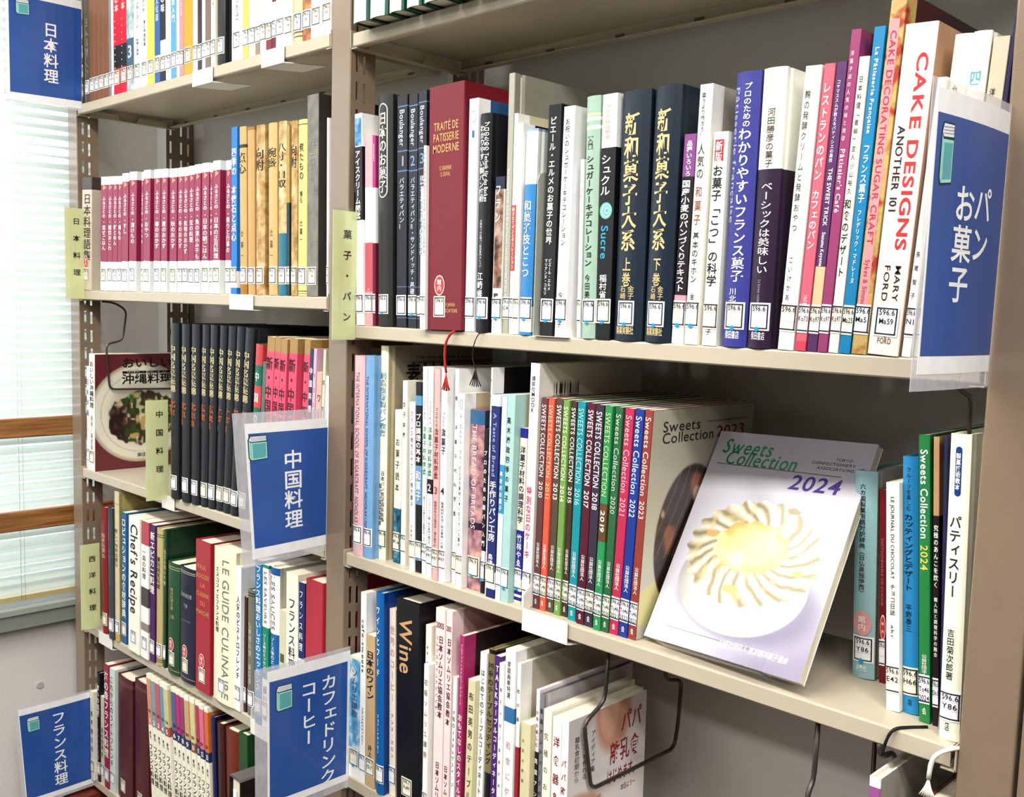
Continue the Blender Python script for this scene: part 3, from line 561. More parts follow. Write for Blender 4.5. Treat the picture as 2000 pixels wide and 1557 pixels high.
def card(X, z0, z1, text, lab, yl=-.039, cx=.6, sp=(.1, .9)):
    r_ = empty('divider_card', (X, 0, 0), lab, 'card'); f = quad([(yl, z1), (0, z1), (0, z0), (yl, z0)])
    sheet('paper', X, f, 0, 1, 0, 1, 0, .0004, CARD, r_, .0006, 4)
    g = quad([(yl-.001, z1+.004), (.001, z1+.004), (.001, z0-.006), (yl-.001, z0-.006)]); sheet('clear_sleeve', X, g, 0, 1, 0, 1, .0012, .0015, CLEAR, r_, .0006, 4)
    n = len(text); W_, H_ = -yl, z1-z0; pt = []
    for i, ch in enumerate(text):
        c0 = sp[0]+(sp[1]-sp[0])*(i+.5)/n; hh_ = .0125/H_
        for P_, fc, cc in lay([('v', ch, c0-hh_/2*1.1, c0+hh_/2*1.1, cx, .0125/W_, '#1a1a18', 1)], W_, H_): pt.append((P_, fc, cc))
    put_text('card_lettering', pt, lambda x, z: (.0008+.0006*math.sin(math.pi*x/W_), yl+x, z0+z), r_); return r_
card(.0722, 1.372, 1.5545, '日本料理', 'yellow green card on the second left shelf reading Japanese cuisine', sp=(.05, .8))
card(.4305, 1.011, 1.195, '中国料理', 'yellow green card on the third left shelf reading Chinese cuisine', yl=-.043, sp=(.05, .78))
card(.9946, 1.330, 1.509, '菓子・パン', 'yellow green card on the centre post reading confectionery and bread', yl=-.0405, sp=(.1, .9))
card(.1280, .6925, .871, '西洋料理', 'yellow green card on the fourth left shelf reading Western cuisine', yl=-.040, sp=(.08, .85))
# ------------------------------------------------------------------ ribbons
def ribbon(pts, m, lab, r0=.0011, tassel=6, spread=.006, tl=.028, flat=1.0):
    o = tube('bookmark_ribbon', pts, r0, m, n=6, smoothpath=.008, flat=flat); tag(o, lab, 'bookmark ribbon')
    if tassel:
        e = Vector(pts[-1])
        for k in range(tassel):
            a = (k/(tassel-1)-.5)*2; tube('tassel_thread', [e, e+Vector((a*spread*.4, -.0005, -tl*.5)), e+Vector((a*spread, .0003*(k % 2), -tl*(1-.08*abs(a))))], .0007, m, o, n=5)
    return o
RED = mat('#a8281e', .5); BLK = mat('#161414', .6); WHT = mat('#efe8d8', .6)
ribbon([(1.212, .004, 1.3512), (1.2075, -.007, 1.3505), (1.1985, -.0095, 1.3361), (1.1963, -.009, 1.3151), (1.2, -.0085, 1.2969)], RED, 'red bookmark ribbon with a frayed end hanging from the thick wine red book', .0017, 7, .0075, .024)
ribbon([(1.262, .004, 1.3512), (1.2555, -.006, 1.3505), (1.248, -.0075, 1.334), (1.2467, -.0075, 1.318), (1.2528, -.007, 1.3063)], BLK, 'thin black bookmark cord with loose threads hanging beside the red ribbon', .0007, 6, .010, .024)
ribbon([(1.861, .004, 1.0182), (1.8545, -.006, 1.0176), (1.8446, -.009, 1.0101), (1.841, -.009, .9996), (1.8402, -.0085, .9865)], WHT, 'white frayed bookmark ribbon hanging at the right end of the middle shelf', .0022, 8, .007, .018)
ribbon([(1.8235, .024, 1.0186), (1.813, .012, 1.0184), (1.806, -.001, 1.0192), (1.8015, -.0045, 1.0141), (1.7972, -.0045, .9996), (1.7958, -.004, .9906)], BLK, 'black bookmark ribbon hanging from under the sky blue book', .0015, 0)
# ------------------------------------------------------------------ displayed magazine on a clear stand
o0 = np.array([1.5053, .0211, 1.0204]); cx_ = np.array([1.7068, -.0013, 1.0298])-o0; cx_ /= np.linalg.norm(cx_)
up_ = np.array([1.5094, .1508, 1.2417])-o0; up_ /= np.linalg.norm(up_); nn_ = np.cross(up_, cx_); nn_ /= np.linalg.norm(nn_)   # away from viewer
o0 = o0+np.array([.0035, -.002, .0035])
mw, mh, mt = .203, .2565, .0105
mg = empty('display_magazine', tuple(o0), 'white confectionery magazine dated 2024 displayed face out with a cream cake cover', 'magazine')
def MP(x, z, y=0.): return tuple(cx_*x+up_*z+nn_*y)
if nn_[1] < 0: nn_ = -nn_
def slab(name, x0, x1, y0, y1, z0, z1, m, par):
    q = MB(); vs = [MP(x, z, y) for x, y, z in ((x0, y0, z0), (x1, y0, z0), (x1, y1, z0), (x0, y1, z0), (x0, y0, z1), (x1, y0, z1), (x1, y1, z1), (x0, y1, z1))]
    q.add(vs, [(0, 3, 2, 1), (4, 5, 6, 7), (0, 1, 5, 4), (1, 2, 6, 5), (2, 3, 7, 6), (3, 0, 4, 7)], m); return q.obj(name, par)
slab('cover', 0, mw, 0, .0006, 0, mh, PAPER, mg); slab('page_block', .0005, mw-.0006, .0007, mt-.0007, .0004, mh-.0004, PAGES, mg); slab('back_cover', 0, mw, mt-.0006, mt, 0, mh, PAPER, mg); slab('spine', -.0003, .0003, 0, mt, 0, mh, mat('#2c8a48', .4), mg)
pc = picture('cover_picture', pic_2024, mw, mh, 230, 290, lambda x, z: MP(x, z, -.0003), mg)
tt = lay([('h', 'Sweets', .07, .075, .235, .34, '#1d7a4e', 0), ('h', 'Collection', .125, .07, .345, .48, '#1d7a4e', 0), ('h', 'TOKYO', .085, .014, .845, .1, '#3a3a40', 0), ('h', 'CONFECTIONERY', .106, .014, .79, .26, '#3a3a40', 0), ('h', 'ASSOCIATIONS', .128, .014, .81, .22, '#3a3a40', 0), ('h', '2024', .205, .07, .73, .31, '#3c2a78', 1), ('h', '公益社団法人 東京都洋菓子協会', .935, .022, .7, .42, '#fbfbff', 1)], mw, mh)
def shear(P_): return np.stack([P_[:, 0]+.18*(P_[:, 1]-np.mean(P_[:, 1])), P_[:, 1]], 1)
put_text('cover_lettering', [(shear(P_), f_, c_) for P_, f_, c_ in tt], lambda x, z: MP(x, z, -.0006), pc)
st_ = empty('acrylic_stand', tuple(o0), 'clear acrylic easel holding the displayed magazine', 'stand')
slab('back_panel', .04, mw-.04, mt+.001, mt+.004, -.001, .17, CLEAR, st_); slab('ledge', .03, mw-.035, -.012, mt+.004, -.004, -.0015, CLEAR, st_); slab('front_lip', .03, mw-.035, -.0145, -.012, -.004, .016, CLEAR, st_)
for x in (.05, mw-.06):
    a = np.array(MP(x, .11, mt+.004)); q = MB(); q.box((-.0015, -.0015, 0), (.0015, .0015, 1), CLEAR)
    tube('rear_leg', [tuple(a), (a[0], a[1]+.035, -.002)], .002, CLEAR, st_)
# ------------------------------------------------------------------ oversize volumes under the lowest left shelf
for i, (x, z, y) in enumerate(((.052, .313, -.056), (.094, .302, -.05))):
    r_ = empty('hardcover_book', (x, y, .0202), ('first', 'second')[i]+' oversize red brown leather volume jutting from under the lowest left shelf', 'book'); hgt = z-.0202; wd = .04
    lm = mat('#6e2a22', .35, .2, .2, 40, .4, bs=200)
    q = MB(); q.box((0, 0, 0), (wd, .003, hgt), lm); q.box((0, .003, 0), (.003, .24, hgt), lm); q.box((wd-.003, .003, 0), (wd, .24, hgt), lm); q.obj('cover', r_, bevel=.001)
    MB().box((.0032, .0032, .003), (wd-.0032, .235, hgt-.006), mat('#7a3a2a', .7, 0, .3, 90)).obj('page_block', r_)
# thick black volume standing with its page edge outwards
r_ = empty('hardcover_book', (.7165, -.039, .3477), 'thick black volume with white page edge outwards and dull grey top beside the cafe sign', 'book')
bk = mat('#1a1716', .5); gk = mat('#5a5550', .7, 0, .06)
q = MB(); q.box((0, 0, 0), (.0025, .19, .245), bk); q.box((.0335, 0, 0), (.036, .19, .245), bk); q.prism([(0, .245), (.003, .2485), (.01, .25), (.026, .25), (.033, .2485), (.036, .245)], 1, 0, .19, gk); q.obj('cover', r_, bevel=.0005)
MB().prism([(.0028, .006), (.009, .003), (.018, .002), (.027, .003), (.0332, .006), (.0332, .18), (.0028, .18)], 2, .002, .2445, PAGES).obj('page_block', r_)
MB().box((.011, .0010, .16), (.022, .0018, .225), PAPER).obj('page_label', r_)
# small extra volumes glimpsed in the lower right corner
r_ = empty('hardcover_book', (1.835, -.004, .6800), 'dark red brown volume below the white tassel in the lower right corner', 'book')
q = MB(); q.box((0, 0, 0), (.02, .002, .285), mat('#4a1a14', .4)); q.box((0, .002, 0), (.002, .2, .285), mat('#4a1a14', .4)); q.box((.018, .002, 0), (.02, .2, .285), mat('#4a1a14', .4)); q.obj('cover', r_); MB().box((.0022, .0022, .003), (.0178, .19, .282), PAGES).obj('page_block', r_)
# ------------------------------------------------------------------ every book on the shelves
COVER_DIM[0] = .74
B('L1','h',0.0790,0.0000,0.0306,0.2350,0.169,0.0000,'#5a5246',"dark olive grey hardcover on the left bay's top shelf",(('v','日本料理大全',0.3,0.8,0.5,0.5,'#a89c80',0),),[],dict(call=('596.2', '')))
B('L1','f',0.1104,0.0000,0.0216,0.2350,0.169,0.0000,'#8a5a38',"brown cloth volume, first from left on the left bay's top shelf",(),[],dict(call=('596.2', '')))
B('L1','f',0.1330,0.0000,0.0197,0.2350,0.169,0.0000,'#8a5a38',"brown cloth volume, second from left on the left bay's top shelf",(),[],dict(call=('596.2', '')))
B('L1','f',0.1533,0.0000,0.0215,0.2350,0.169,0.0000,'#8a5a38',"brown cloth volume, third from left on the left bay's top shelf",(),[],dict(call=('596.2', '')))
B('L1','f',0.1764,0.0000,0.0214,0.2350,0.169,0.0000,'#8a5a38',"brown cloth volume, fourth from left on the left bay's top shelf",(),[],dict(call=('596.2', '')))
B('L1','p',0.1994,0.0000,0.0098,0.2350,0.167,0.0000,'#8a8f98',"thin grey blue booklet on the left bay's top shelf",(),[],dict(call=('596.2', '')))
B('L1','p',0.2100,0.0000,0.0090,0.2350,0.167,0.0000,'#f4f1e8',"very thin white booklet on the left bay's top shelf",(),[],dict(call=('596.2', '')))
B('L1','p',0.2197,0.0000,0.0284,0.2350,0.167,0.0000,'#dd1a36',"red paperback with black lower band and dotted print on the left bay's top shelf",(('v','・・・・・・・・',0.4,0.82,0.25,0.3,'#f4f1e8',1),('v','料理の本',0.1,0.36,0.5,0.5,'#f4f1e8',0)),[(0.62,0.8,'#1c1c1e')],dict(call=('596.2', '')))
B('L1','p',0.2492,0.0000,0.0250,0.2350,0.167,0.0000,'#dd1a36',"red paperback with black lower band and a dotted edge on the left bay's top shelf",(('v','・・・・・・・・',0.4,0.82,0.25,0.3,'#f4f1e8',1),('v','献立の本',0.1,0.36,0.5,0.5,'#f4f1e8',0)),[(0.62,0.8,'#1c1c1e')],dict(call=('596.2', '')))
B('L1','p',0.2753,0.0000,0.0277,0.2350,0.167,0.0000,'#b9cdd0',"pale blue patterned paperback with a large white numeral 3 on the left bay's top shelf",(('h','3',0.7,0.1,0.5,0.7,'#cfe0e6',1),),[(0.6,0.84,'#4a6880')],dict(art=('#b9cdd0', '#e8f0f0', '#88a8b0'),call=('596.2', '')))
B('L1','p',0.3051,0.0000,0.0306,0.2350,0.167,0.0000,'#f4f1e8',"white paperback with black vertical title beside the numeral book on the left bay's top shelf",(('v','インターフード',0.3,0.55,0.5,0.4,'#1c1c1e',0),('v','料理と食品',0.62,0.75,0.5,0.3,'#1c1c1e',0)),[],dict(call=('596.2', '')))
B('L1','p',0.3374,0.0000,0.0194,0.2350,0.167,0.0000,'#f4f1e8',"white paperback with two lines of small black print on the left bay's top shelf",(('v','イタリア',0.3,0.45,0.4,0.5,'#1c1c1e',0),('v','食の基礎知識',0.5,0.7,0.6,0.35,'#1c1c1e',0)),[],dict(call=('596.2', '')))
B('L1','p',0.3588,0.0000,0.0280,0.2350,0.167,0.0000,'#f3e860',"bright lemon yellow paperback on the left bay's top shelf",(),[],dict(call=('596.2', '')))
B('L1','p',0.3883,0.0000,0.0196,0.2350,0.167,0.0000,'#2a62ae',"royal blue paperback with pale lettering on the left bay's top shelf",(('v','食文化誌',0.3,0.55,0.5,0.5,'#c8e0f0',0),),[(0.8,0.83,'#f4f1e8')],dict(call=('596.2', '')))
B('L1','p',0.4094,0.0000,0.0200,0.2350,0.167,0.0000,'#16141c',"black paperback with white lettering on the left bay's top shelf",(('v','鮨の味',0.3,0.5,0.5,0.6,'#f4f1e8',1),),[(0.7,0.88,'#e6dfe8')],dict(call=('596.2', '')))
B('L1','p',0.4297,0.0000,0.0185,0.2350,0.167,0.0000,'#e4dcea',"pale lavender paperback on the left bay's top shelf",(),[],dict(call=('596.2', '')))
B('L1','p',0.4488,0.0000,0.0200,0.2350,0.167,0.0000,'#5aa8cc',"sky blue paperback with a darker right edge on the left bay's top shelf",(('v','魚料理入門',0.3,0.6,0.5,0.5,'#f4f1e8',0),),[],dict(call=('596.2', '')))
B('L1','p',0.4693,0.0000,0.0093,0.2350,0.167,0.0000,'#f4f1e8',"thin white paperback left of the rose striped one on the left bay's top shelf",(),[],dict(call=('596.2', '')))
B('L1','p',0.4792,0.0000,0.0159,0.2350,0.167,0.0000,'#d8909a',"rose pink striped paperback on the left bay's top shelf",(('r','COOKING',0.3,0.7,0.5,0.3,'#f4f1e8',0),),[],dict(call=('596.2', '')))
B('L1','p',0.4960,0.0000,0.0305,0.2350,0.167,0.0000,'#f0a828',"thick orange yellow paperback on the left bay's top shelf",(),[],dict(call=('596.2', '')))
B('L1','p',0.5274,0.0000,0.0156,0.2350,0.167,0.0000,'#f4f1e8',"white paperback beside the orange one on the left bay's top shelf",(('v','・・・',0.3,0.5,0.5,0.3,'#1c1c1e',0),),[],dict(call=('596.2', '')))
B('L1','p',0.5433,0.0000,0.0144,0.2350,0.167,0.0000,'#2e1c30',"dark purple paperback with white script on the left bay's top shelf",(('v','すし技術',0.25,0.5,0.5,0.7,'#f4f1e8',1),),[],dict(call=('596.2', '')))
B('L1','p',0.5582,0.0000,0.0103,0.2350,0.167,0.0000,'#f4f1e8',"slim white paperback right of the dark purple one on the left bay's top shelf",(),[],dict(call=('596.2', '')))
B('L1','p',0.5693,0.0000,0.0182,0.2350,0.167,0.0000,'#7d6c60',"taupe brown paperback on the left bay's top shelf",(),[],dict(call=('596.2', '')))
B('L1','p',0.5880,0.0000,0.0146,0.2350,0.167,0.0000,'#f3eccb',"ivory paperback with tiny gold print on the left bay's top shelf",(('v','料理の四季',0.3,0.6,0.5,0.3,'#b0a060',0),),[],dict(call=('596.2', '')))
B('L1','h',0.6039,0.0000,0.0255,0.2350,0.200,0.0000,'#1d1b24',"thick black hardcover with white brush title on the left bay's top shelf",(('v','寿司の本',0.35,0.55,0.4,0.5,'#f4f1e8',1),),[],dict(call=('596.2', '')))
B('L1','p',0.6544,0.0000,0.0330,0.2350,0.167,0.0000,'#f4f1e8',"white paperback with pink lettering and a blue corner on the left bay's top shelf",(('v','和食大全',0.3,0.55,0.3,0.4,'#e04890',1),('v','おうちごはん',0.58,0.74,0.5,0.5,'#1c1c1e',0)),[(0.0,0.42,'#f0e8f0'),(0.42,0.5,'#2a62ae')],dict(call=('596.2', '')))
B('L1','p',0.6890,0.0000,0.0169,0.2350,0.167,0.0000,'#f2cc66',"warm yellow paperback on the left bay's top shelf",(),[],dict(call=('596.2', '')))
B('L1','p',0.7066,0.0000,0.0182,0.2350,0.167,0.0000,'#f6eecc',"pale cream paperback on the left bay's top shelf",(),[],dict(call=('596.2', '')))
B('L1','p',0.7263,0.0000,0.0128,0.2350,0.167,0.0000,'#9a8878',"brownish paperback with a white middle on the left bay's top shelf",(),[(0.6,0.82,'#f4f1e8')],dict(call=('596.2', '')))
B('L1','p',0.7397,0.0000,0.0162,0.2350,0.167,0.0000,'#f4f1e8',"plain white paperback between brown and crimson ones on the left bay's top shelf",(),[],dict(call=('596.2', '')))
B('L1','p',0.7566,0.0000,0.0159,0.2350,0.167,0.0000,'#8a2038',"crimson and white striped paperback on the left bay's top shelf",(),[(0.62,0.84,'#f4f1e8')],dict(call=('596.2', '')))
B('L1','p',0.7733,0.0000,0.0100,0.2350,0.167,0.0000,'#6a1c2c',"slim maroon paperback on the left bay's top shelf",(),[(0.7,0.85,'#f4f1e8')],dict(call=('596.2', '')))
B('L1','p',0.7840,0.0000,0.0232,0.2350,0.167,0.0000,'#f4f1e8',"white paperback with one thin black stroke on the left bay's top shelf",(('v','豆腐',0.4,0.6,0.5,0.3,'#606060',0),),[],dict(call=('596.2', '')))
B('L1','p',0.8086,0.0000,0.0186,0.2350,0.167,0.0000,'#fbf6e2',"off white paperback on the left bay's top shelf",(),[],dict(call=('596.2', '')))
B('L1','h',0.8293,0.0000,0.0223,0.2350,0.169,0.0000,'#f3e2a4',"pale yellow hardcover with double lines near its foot on the left bay's top shelf",(),[(0.93,0.94,'#806040'),(0.955,0.965,'#806040')],dict(call=('596.2', '')))
B('L1','h',0.8523,0.0000,0.0238,0.2350,0.169,0.0000,'#b06840',"orange brown mottled hardcover on the left bay's top shelf",(),[],dict(art=('#b06840', '#d89860', '#803818'),call=('596.2', '')))
B('L1','p',0.8774,0.0000,0.0258,0.2350,0.167,0.0000,'#f4f1e8',"broad white paperback right of the mottled one on the left bay's top shelf",(),[],dict(call=('596.2', '')))
B('L1','p',0.9057,0.0000,0.0218,0.2350,0.167,0.0000,'#f4f1e8',"broad white paperback against the centre post on the left bay's top shelf",(),[],dict(call=('596.2', '')))
B('L2','f',0.0584,0.0000,0.0464,0.2265,0.160,0.0409,'#d8cbb4',"thick beige slipcased dictionary with dark top band on the left bay's second shelf",(('v','日本料理語集',0.14,0.74,0.55,0.62,'#3a3026',0),),[(0,0.11,'#4a4038')],dict(stk='r',call=('596.21', '')))
B('L2','p',0.1478,0.0000,0.0297,0.2222,0.148,0.0430,'#dfe3df','crimson and white paperback volume from the matching set, first from left',(('v','ふるさとの',0.17,0.36,0.5,0.6,'#f7e6ea',1),('v','混ぜごはん',0.42,0.645,0.5,0.55,'#f4f1e8',0),('tri',0.07,0.12,0.6,0.5,'#f3a890'),('h','▪',0.395,0.02,0.5,0.5,'#f4f1e8',0)),[(0.07,0.745,'#9c2850')],dict(call=('596.21', ''),group='crimson and white cookery set on the second shelf'))
B('L2','p',0.1787,0.0000,0.0233,0.2212,0.148,0.0415,'#dfe3df','crimson and white paperback volume from the matching set, second from left',(('v','ふるさとの',0.17,0.36,0.5,0.6,'#f7e6ea',1),('v','雑炊おこわ',0.42,0.645,0.5,0.55,'#f4f1e8',0),('tri',0.07,0.12,0.6,0.5,'#f3a890'),('h','▪',0.395,0.02,0.5,0.5,'#f4f1e8',0)),[(0.07,0.745,'#9c2850')],dict(call=('596.21', ''),group='crimson and white cookery set on the second shelf'))
B('L2','p',0.2029,0.0000,0.0206,0.2201,0.148,0.0407,'#dfe3df','crimson and white paperback volume from the matching set, third from left',(('v','ふるさとの',0.17,0.36,0.5,0.6,'#f7e6ea',1),('v','粥とめん',0.42,0.6,0.5,0.55,'#f4f1e8',0),('tri',0.07,0.12,0.6,0.5,'#f3a890'),('h','▪',0.395,0.02,0.5,0.5,'#f4f1e8',0)),[(0.07,0.745,'#9c2850')],dict(call=('596.21', ''),group='crimson and white cookery set on the second shelf'))
B('L2','p',0.2249,0.0000,0.0181,0.2191,0.148,0.0392,'#dfe3df','crimson and white paperback volume from the matching set, fourth from left',(('v','ふるさとの',0.17,0.36,0.5,0.6,'#f7e6ea',1),('v','鍋もの',0.42,0.555,0.5,0.55,'#f4f1e8',0),('tri',0.07,0.12,0.6,0.5,'#f3a890'),('h','▪',0.395,0.02,0.5,0.5,'#f4f1e8',0)),[(0.07,0.745,'#9c2850')],dict(call=('596.21', ''),group='crimson and white cookery set on the second shelf'))
B('L2','p',0.2438,0.0000,0.0266,0.2227,0.148,0.0376,'#dfe3df','crimson and white paperback volume from the matching set, fifth from left',(('v','ふるさとの',0.17,0.36,0.5,0.6,'#f7e6ea',1),('v','すし',0.42,0.51,0.5,0.55,'#f4f1e8',0),('tri',0.07,0.12,0.6,0.5,'#f3a890'),('h','▪',0.395,0.02,0.5,0.5,'#f4f1e8',0)),[(0.07,0.745,'#9c2850')],dict(call=('596.21', ''),group='crimson and white cookery set on the second shelf'))
B('L2','p',0.2751,0.0000,0.0304,0.2234,0.148,0.0353,'#dfe3df','crimson and white paperback volume from the matching set, sixth from left',(('v','ふるさとの',0.17,0.36,0.5,0.6,'#f7e6ea',1),('v','漬けもの',0.42,0.6,0.5,0.55,'#f4f1e8',0),('tri',0.07,0.12,0.6,0.5,'#f3a890'),('h','▪',0.395,0.02,0.5,0.5,'#f4f1e8',0)),[(0.07,0.745,'#9c2850')],dict(call=('596.21', ''),group='crimson and white cookery set on the second shelf'))
B('L2','p',0.3256,0.0000,0.0084,0.2204,0.148,0.0319,'#dfe3df','crimson and white paperback volume from the matching set, seventh from left',(('v','ふるさとの',0.17,0.36,0.5,0.6,'#f7e6ea',1),('v','和えもの',0.42,0.6,0.5,0.55,'#f4f1e8',0),('tri',0.07,0.12,0.6,0.5,'#f3a890'),('h','▪',0.395,0.02,0.5,0.5,'#f4f1e8',0)),[(0.07,0.745,'#9c2850')],dict(call=('596.21', ''),group='crimson and white cookery set on the second shelf'))
B('L2','p',0.3347,0.0000,0.0270,0.2226,0.148,0.0311,'#dfe3df','crimson and white paperback volume from the matching set, eighth from left',(('v','ふるさとの',0.17,0.36,0.5,0.6,'#f7e6ea',1),('v','おやつ',0.42,0.555,0.5,0.55,'#f4f1e8',0),('tri',0.07,0.12,0.6,0.5,'#f3a890'),('h','▪',0.395,0.02,0.5,0.5,'#f4f1e8',0)),[(0.07,0.745,'#9c2850')],dict(call=('596.21', ''),group='crimson and white cookery set on the second shelf'))
B('L2','p',0.3770,0.0000,0.0252,0.2210,0.148,0.0282,'#dfe3df','crimson and white paperback volume from the matching set, ninth from left',(('v','ふるさとの',0.17,0.36,0.5,0.6,'#f7e6ea',1),('v','春のおかず',0.42,0.645,0.5,0.55,'#f4f1e8',0),('tri',0.07,0.12,0.6,0.5,'#f3a890'),('h','▪',0.395,0.02,0.5,0.5,'#f4f1e8',0)),[(0.07,0.745,'#9c2850')],dict(call=('596.21', ''),group='crimson and white cookery set on the second shelf'))
B('L2','p',0.4050,0.0000,0.0237,0.2200,0.148,0.0263,'#dfe3df','crimson and white paperback volume from the matching set, tenth from left',(('v','ふるさとの',0.17,0.36,0.5,0.6,'#f7e6ea',1),('v','夏のおかず',0.42,0.645,0.5,0.55,'#f4f1e8',0),('tri',0.07,0.12,0.6,0.5,'#f3a890'),('h','▪',0.395,0.02,0.5,0.5,'#f4f1e8',0)),[(0.07,0.745,'#9c2850')],dict(call=('596.21', ''),group='crimson and white cookery set on the second shelf'))
B('L2','p',0.4382,0.0000,0.0260,0.2180,0.148,0.0241,'#dfe3df','crimson and white paperback volume from the matching set, eleventh from left',(('v','ふるさとの',0.17,0.36,0.5,0.6,'#f7e6ea',1),('v','秋のおかず',0.42,0.645,0.5,0.55,'#f4f1e8',0),('tri',0.07,0.12,0.6,0.5,'#f3a890'),('h','▪',0.395,0.02,0.5,0.5,'#f4f1e8',0)),[(0.07,0.745,'#9c2850')],dict(call=('596.21', ''),group='crimson and white cookery set on the second shelf'))
B('L2','p',0.4689,0.0000,0.0188,0.2177,0.148,0.0219,'#dfe3df','crimson and white paperback volume from the matching set, twelfth from left',(('v','ふるさとの',0.17,0.36,0.5,0.6,'#f7e6ea',1),('v','冬のおかず',0.42,0.645,0.5,0.55,'#f4f1e8',0),('tri',0.07,0.12,0.6,0.5,'#f3a890'),('h','▪',0.395,0.02,0.5,0.5,'#f4f1e8',0)),[(0.07,0.745,'#9c2850')],dict(call=('596.21', ''),group='crimson and white cookery set on the second shelf'))
B('L2','p',0.4885,0.0000,0.0185,0.2172,0.148,0.0205,'#dfe3df','crimson and white paperback volume from the matching set, thirteenth from left',(('v','ふるさとの',0.17,0.36,0.5,0.6,'#f7e6ea',1),('v','乾物のおかず',0.42,0.69,0.5,0.55,'#f4f1e8',0),('tri',0.07,0.12,0.6,0.5,'#f3a890'),('h','▪',0.395,0.02,0.5,0.5,'#f4f1e8',0)),[(0.07,0.745,'#9c2850')],dict(call=('596.21', ''),group='crimson and white cookery set on the second shelf'))
B('L2','p',0.5080,0.0000,0.0201,0.2179,0.148,0.0191,'#dfe3df','crimson and white paperback volume from the matching set, fourteenth from left',(('v','ふるさとの',0.17,0.36,0.5,0.6,'#f7e6ea',1),('v','豆の料理',0.42,0.6,0.5,0.55,'#f4f1e8',0),('tri',0.07,0.12,0.6,0.5,'#f3a890'),('h','▪',0.395,0.02,0.5,0.5,'#f4f1e8',0)),[(0.07,0.745,'#9c2850')],dict(call=('596.21', ''),group='crimson and white cookery set on the second shelf'))
B('L2','p',0.5290,0.0000,0.0206,0.2190,0.148,0.0176,'#dfe3df','crimson and white paperback volume from the matching set, fifteenth from left',(('v','ふるさとの',0.17,0.36,0.5,0.6,'#f7e6ea',1),('v','魚の漬込み干もの',0.42,0.78,0.5,0.55,'#f4f1e8',0),('tri',0.07,0.12,0.6,0.5,'#f3a890'),('h','▪',0.395,0.02,0.5,0.5,'#f4f1e8',0)),[(0.07,0.745,'#9c2850')],dict(call=('596.21', ''),group='crimson and white cookery set on the second shelf'))
B('L2','p',0.5540,0.0000,0.0246,0.2193,0.148,0.0158,'#dfe3df','crimson and white paperback volume from the matching set, sixteenth from left',(('v','ふるさとの',0.17,0.36,0.5,0.6,'#f7e6ea',1),('v','日本の朝ごはん',0.42,0.735,0.5,0.55,'#f4f1e8',0),('tri',0.07,0.12,0.6,0.5,'#f3a890'),('h','▪',0.395,0.02,0.5,0.5,'#f4f1e8',0)),[(0.07,0.745,'#9c2850')],dict(call=('596.21', ''),group='crimson and white cookery set on the second shelf'))
B('L2','p',0.5821,0.0000,0.0095,0.2177,0.148,0.0139,'#dfe3df','crimson and white paperback volume from the matching set, seventeenth from left',(('v','ふるさとの',0.17,0.36,0.5,0.6,'#f7e6ea',1),('v','海の幸',0.42,0.555,0.5,0.55,'#f4f1e8',0),('tri',0.07,0.12,0.6,0.5,'#f3a890'),('h','▪',0.395,0.02,0.5,0.5,'#f4f1e8',0)),[(0.07,0.745,'#9c2850')],dict(call=('596.21', ''),group='crimson and white cookery set on the second shelf'))
B('L2','p',0.5919,0.0000,0.0238,0.2203,0.148,0.0133,'#dfe3df','crimson and white paperback volume from the matching set, eighteenth from left',(('v','ふるさとの',0.17,0.36,0.5,0.6,'#f7e6ea',1),('v','日本の正月料理',0.42,0.735,0.5,0.55,'#f4f1e8',0),('tri',0.07,0.12,0.6,0.5,'#f3a890'),('h','▪',0.395,0.02,0.5,0.5,'#f4f1e8',0)),[(0.07,0.745,'#9c2850')],dict(call=('596.21', ''),group='crimson and white cookery set on the second shelf'))
B('L2','p',0.6347,0.0000,0.0165,0.2179,0.148,0.0102,'#dfe3df','crimson and white paperback volume from the matching set, nineteenth from left',(('v','ふるさとの',0.17,0.36,0.5,0.6,'#f7e6ea',1),('v','祭りと行事の',0.42,0.69,0.5,0.55,'#f4f1e8',0),('tri',0.07,0.12,0.6,0.5,'#f3a890'),('h','▪',0.395,0.02,0.5,0.5,'#f4f1e8',0)),[(0.07,0.745,'#9c2850')],dict(call=('596.21', ''),group='crimson and white cookery set on the second shelf'))
B('L2','p',0.6528,0.0000,0.0183,0.2695,0.191,0.0036,'#1a7cd0',"blue and white tall paperback with white title on the left bay's second shelf",(('v','四季の◆本懐石と点心',0.12,0.68,0.5,0.7,'#f4f1e8',1),),[(0.86,0.96,'#f4f1e8')],dict(call=('596.21', '')))
B('L2','h',0.6779,0.0000,0.0214,0.2678,0.193,-0.0132,'#d2b070','tan hardcover titled with two large black characters under a black bar',(('v','点心',0.15,0.28,0.5,0.8,'#1c1c1e',0),('v','辻嘉一',0.6,0.8,0.5,0.3,'#6a5030',0)),[(0.105,0.125,'#3a3028'),(0.94,1,'#b07828')],dict(call=('596.21', '')))
B('L2','h',0.7025,0.0000,0.0211,0.2651,0.191,-0.0132,'#cfa466',"plain worn tan hardcover with no title on the left bay's second shelf",(),[(0,0.02,'#a07840')],dict(call=('596.21', '')))
B('L2','h',0.7258,0.0000,0.0258,0.2653,0.191,-0.0062,'#c9a468',"wood grain patterned hardcover beside the plain worn tan one on the left bay's second shelf",(('v','向附',0.13,0.27,0.5,0.8,'#1c1c1e',0),),[],dict(art=('#c9a468', '#e2c690', '#a87c40'),call=('596.21', '')))
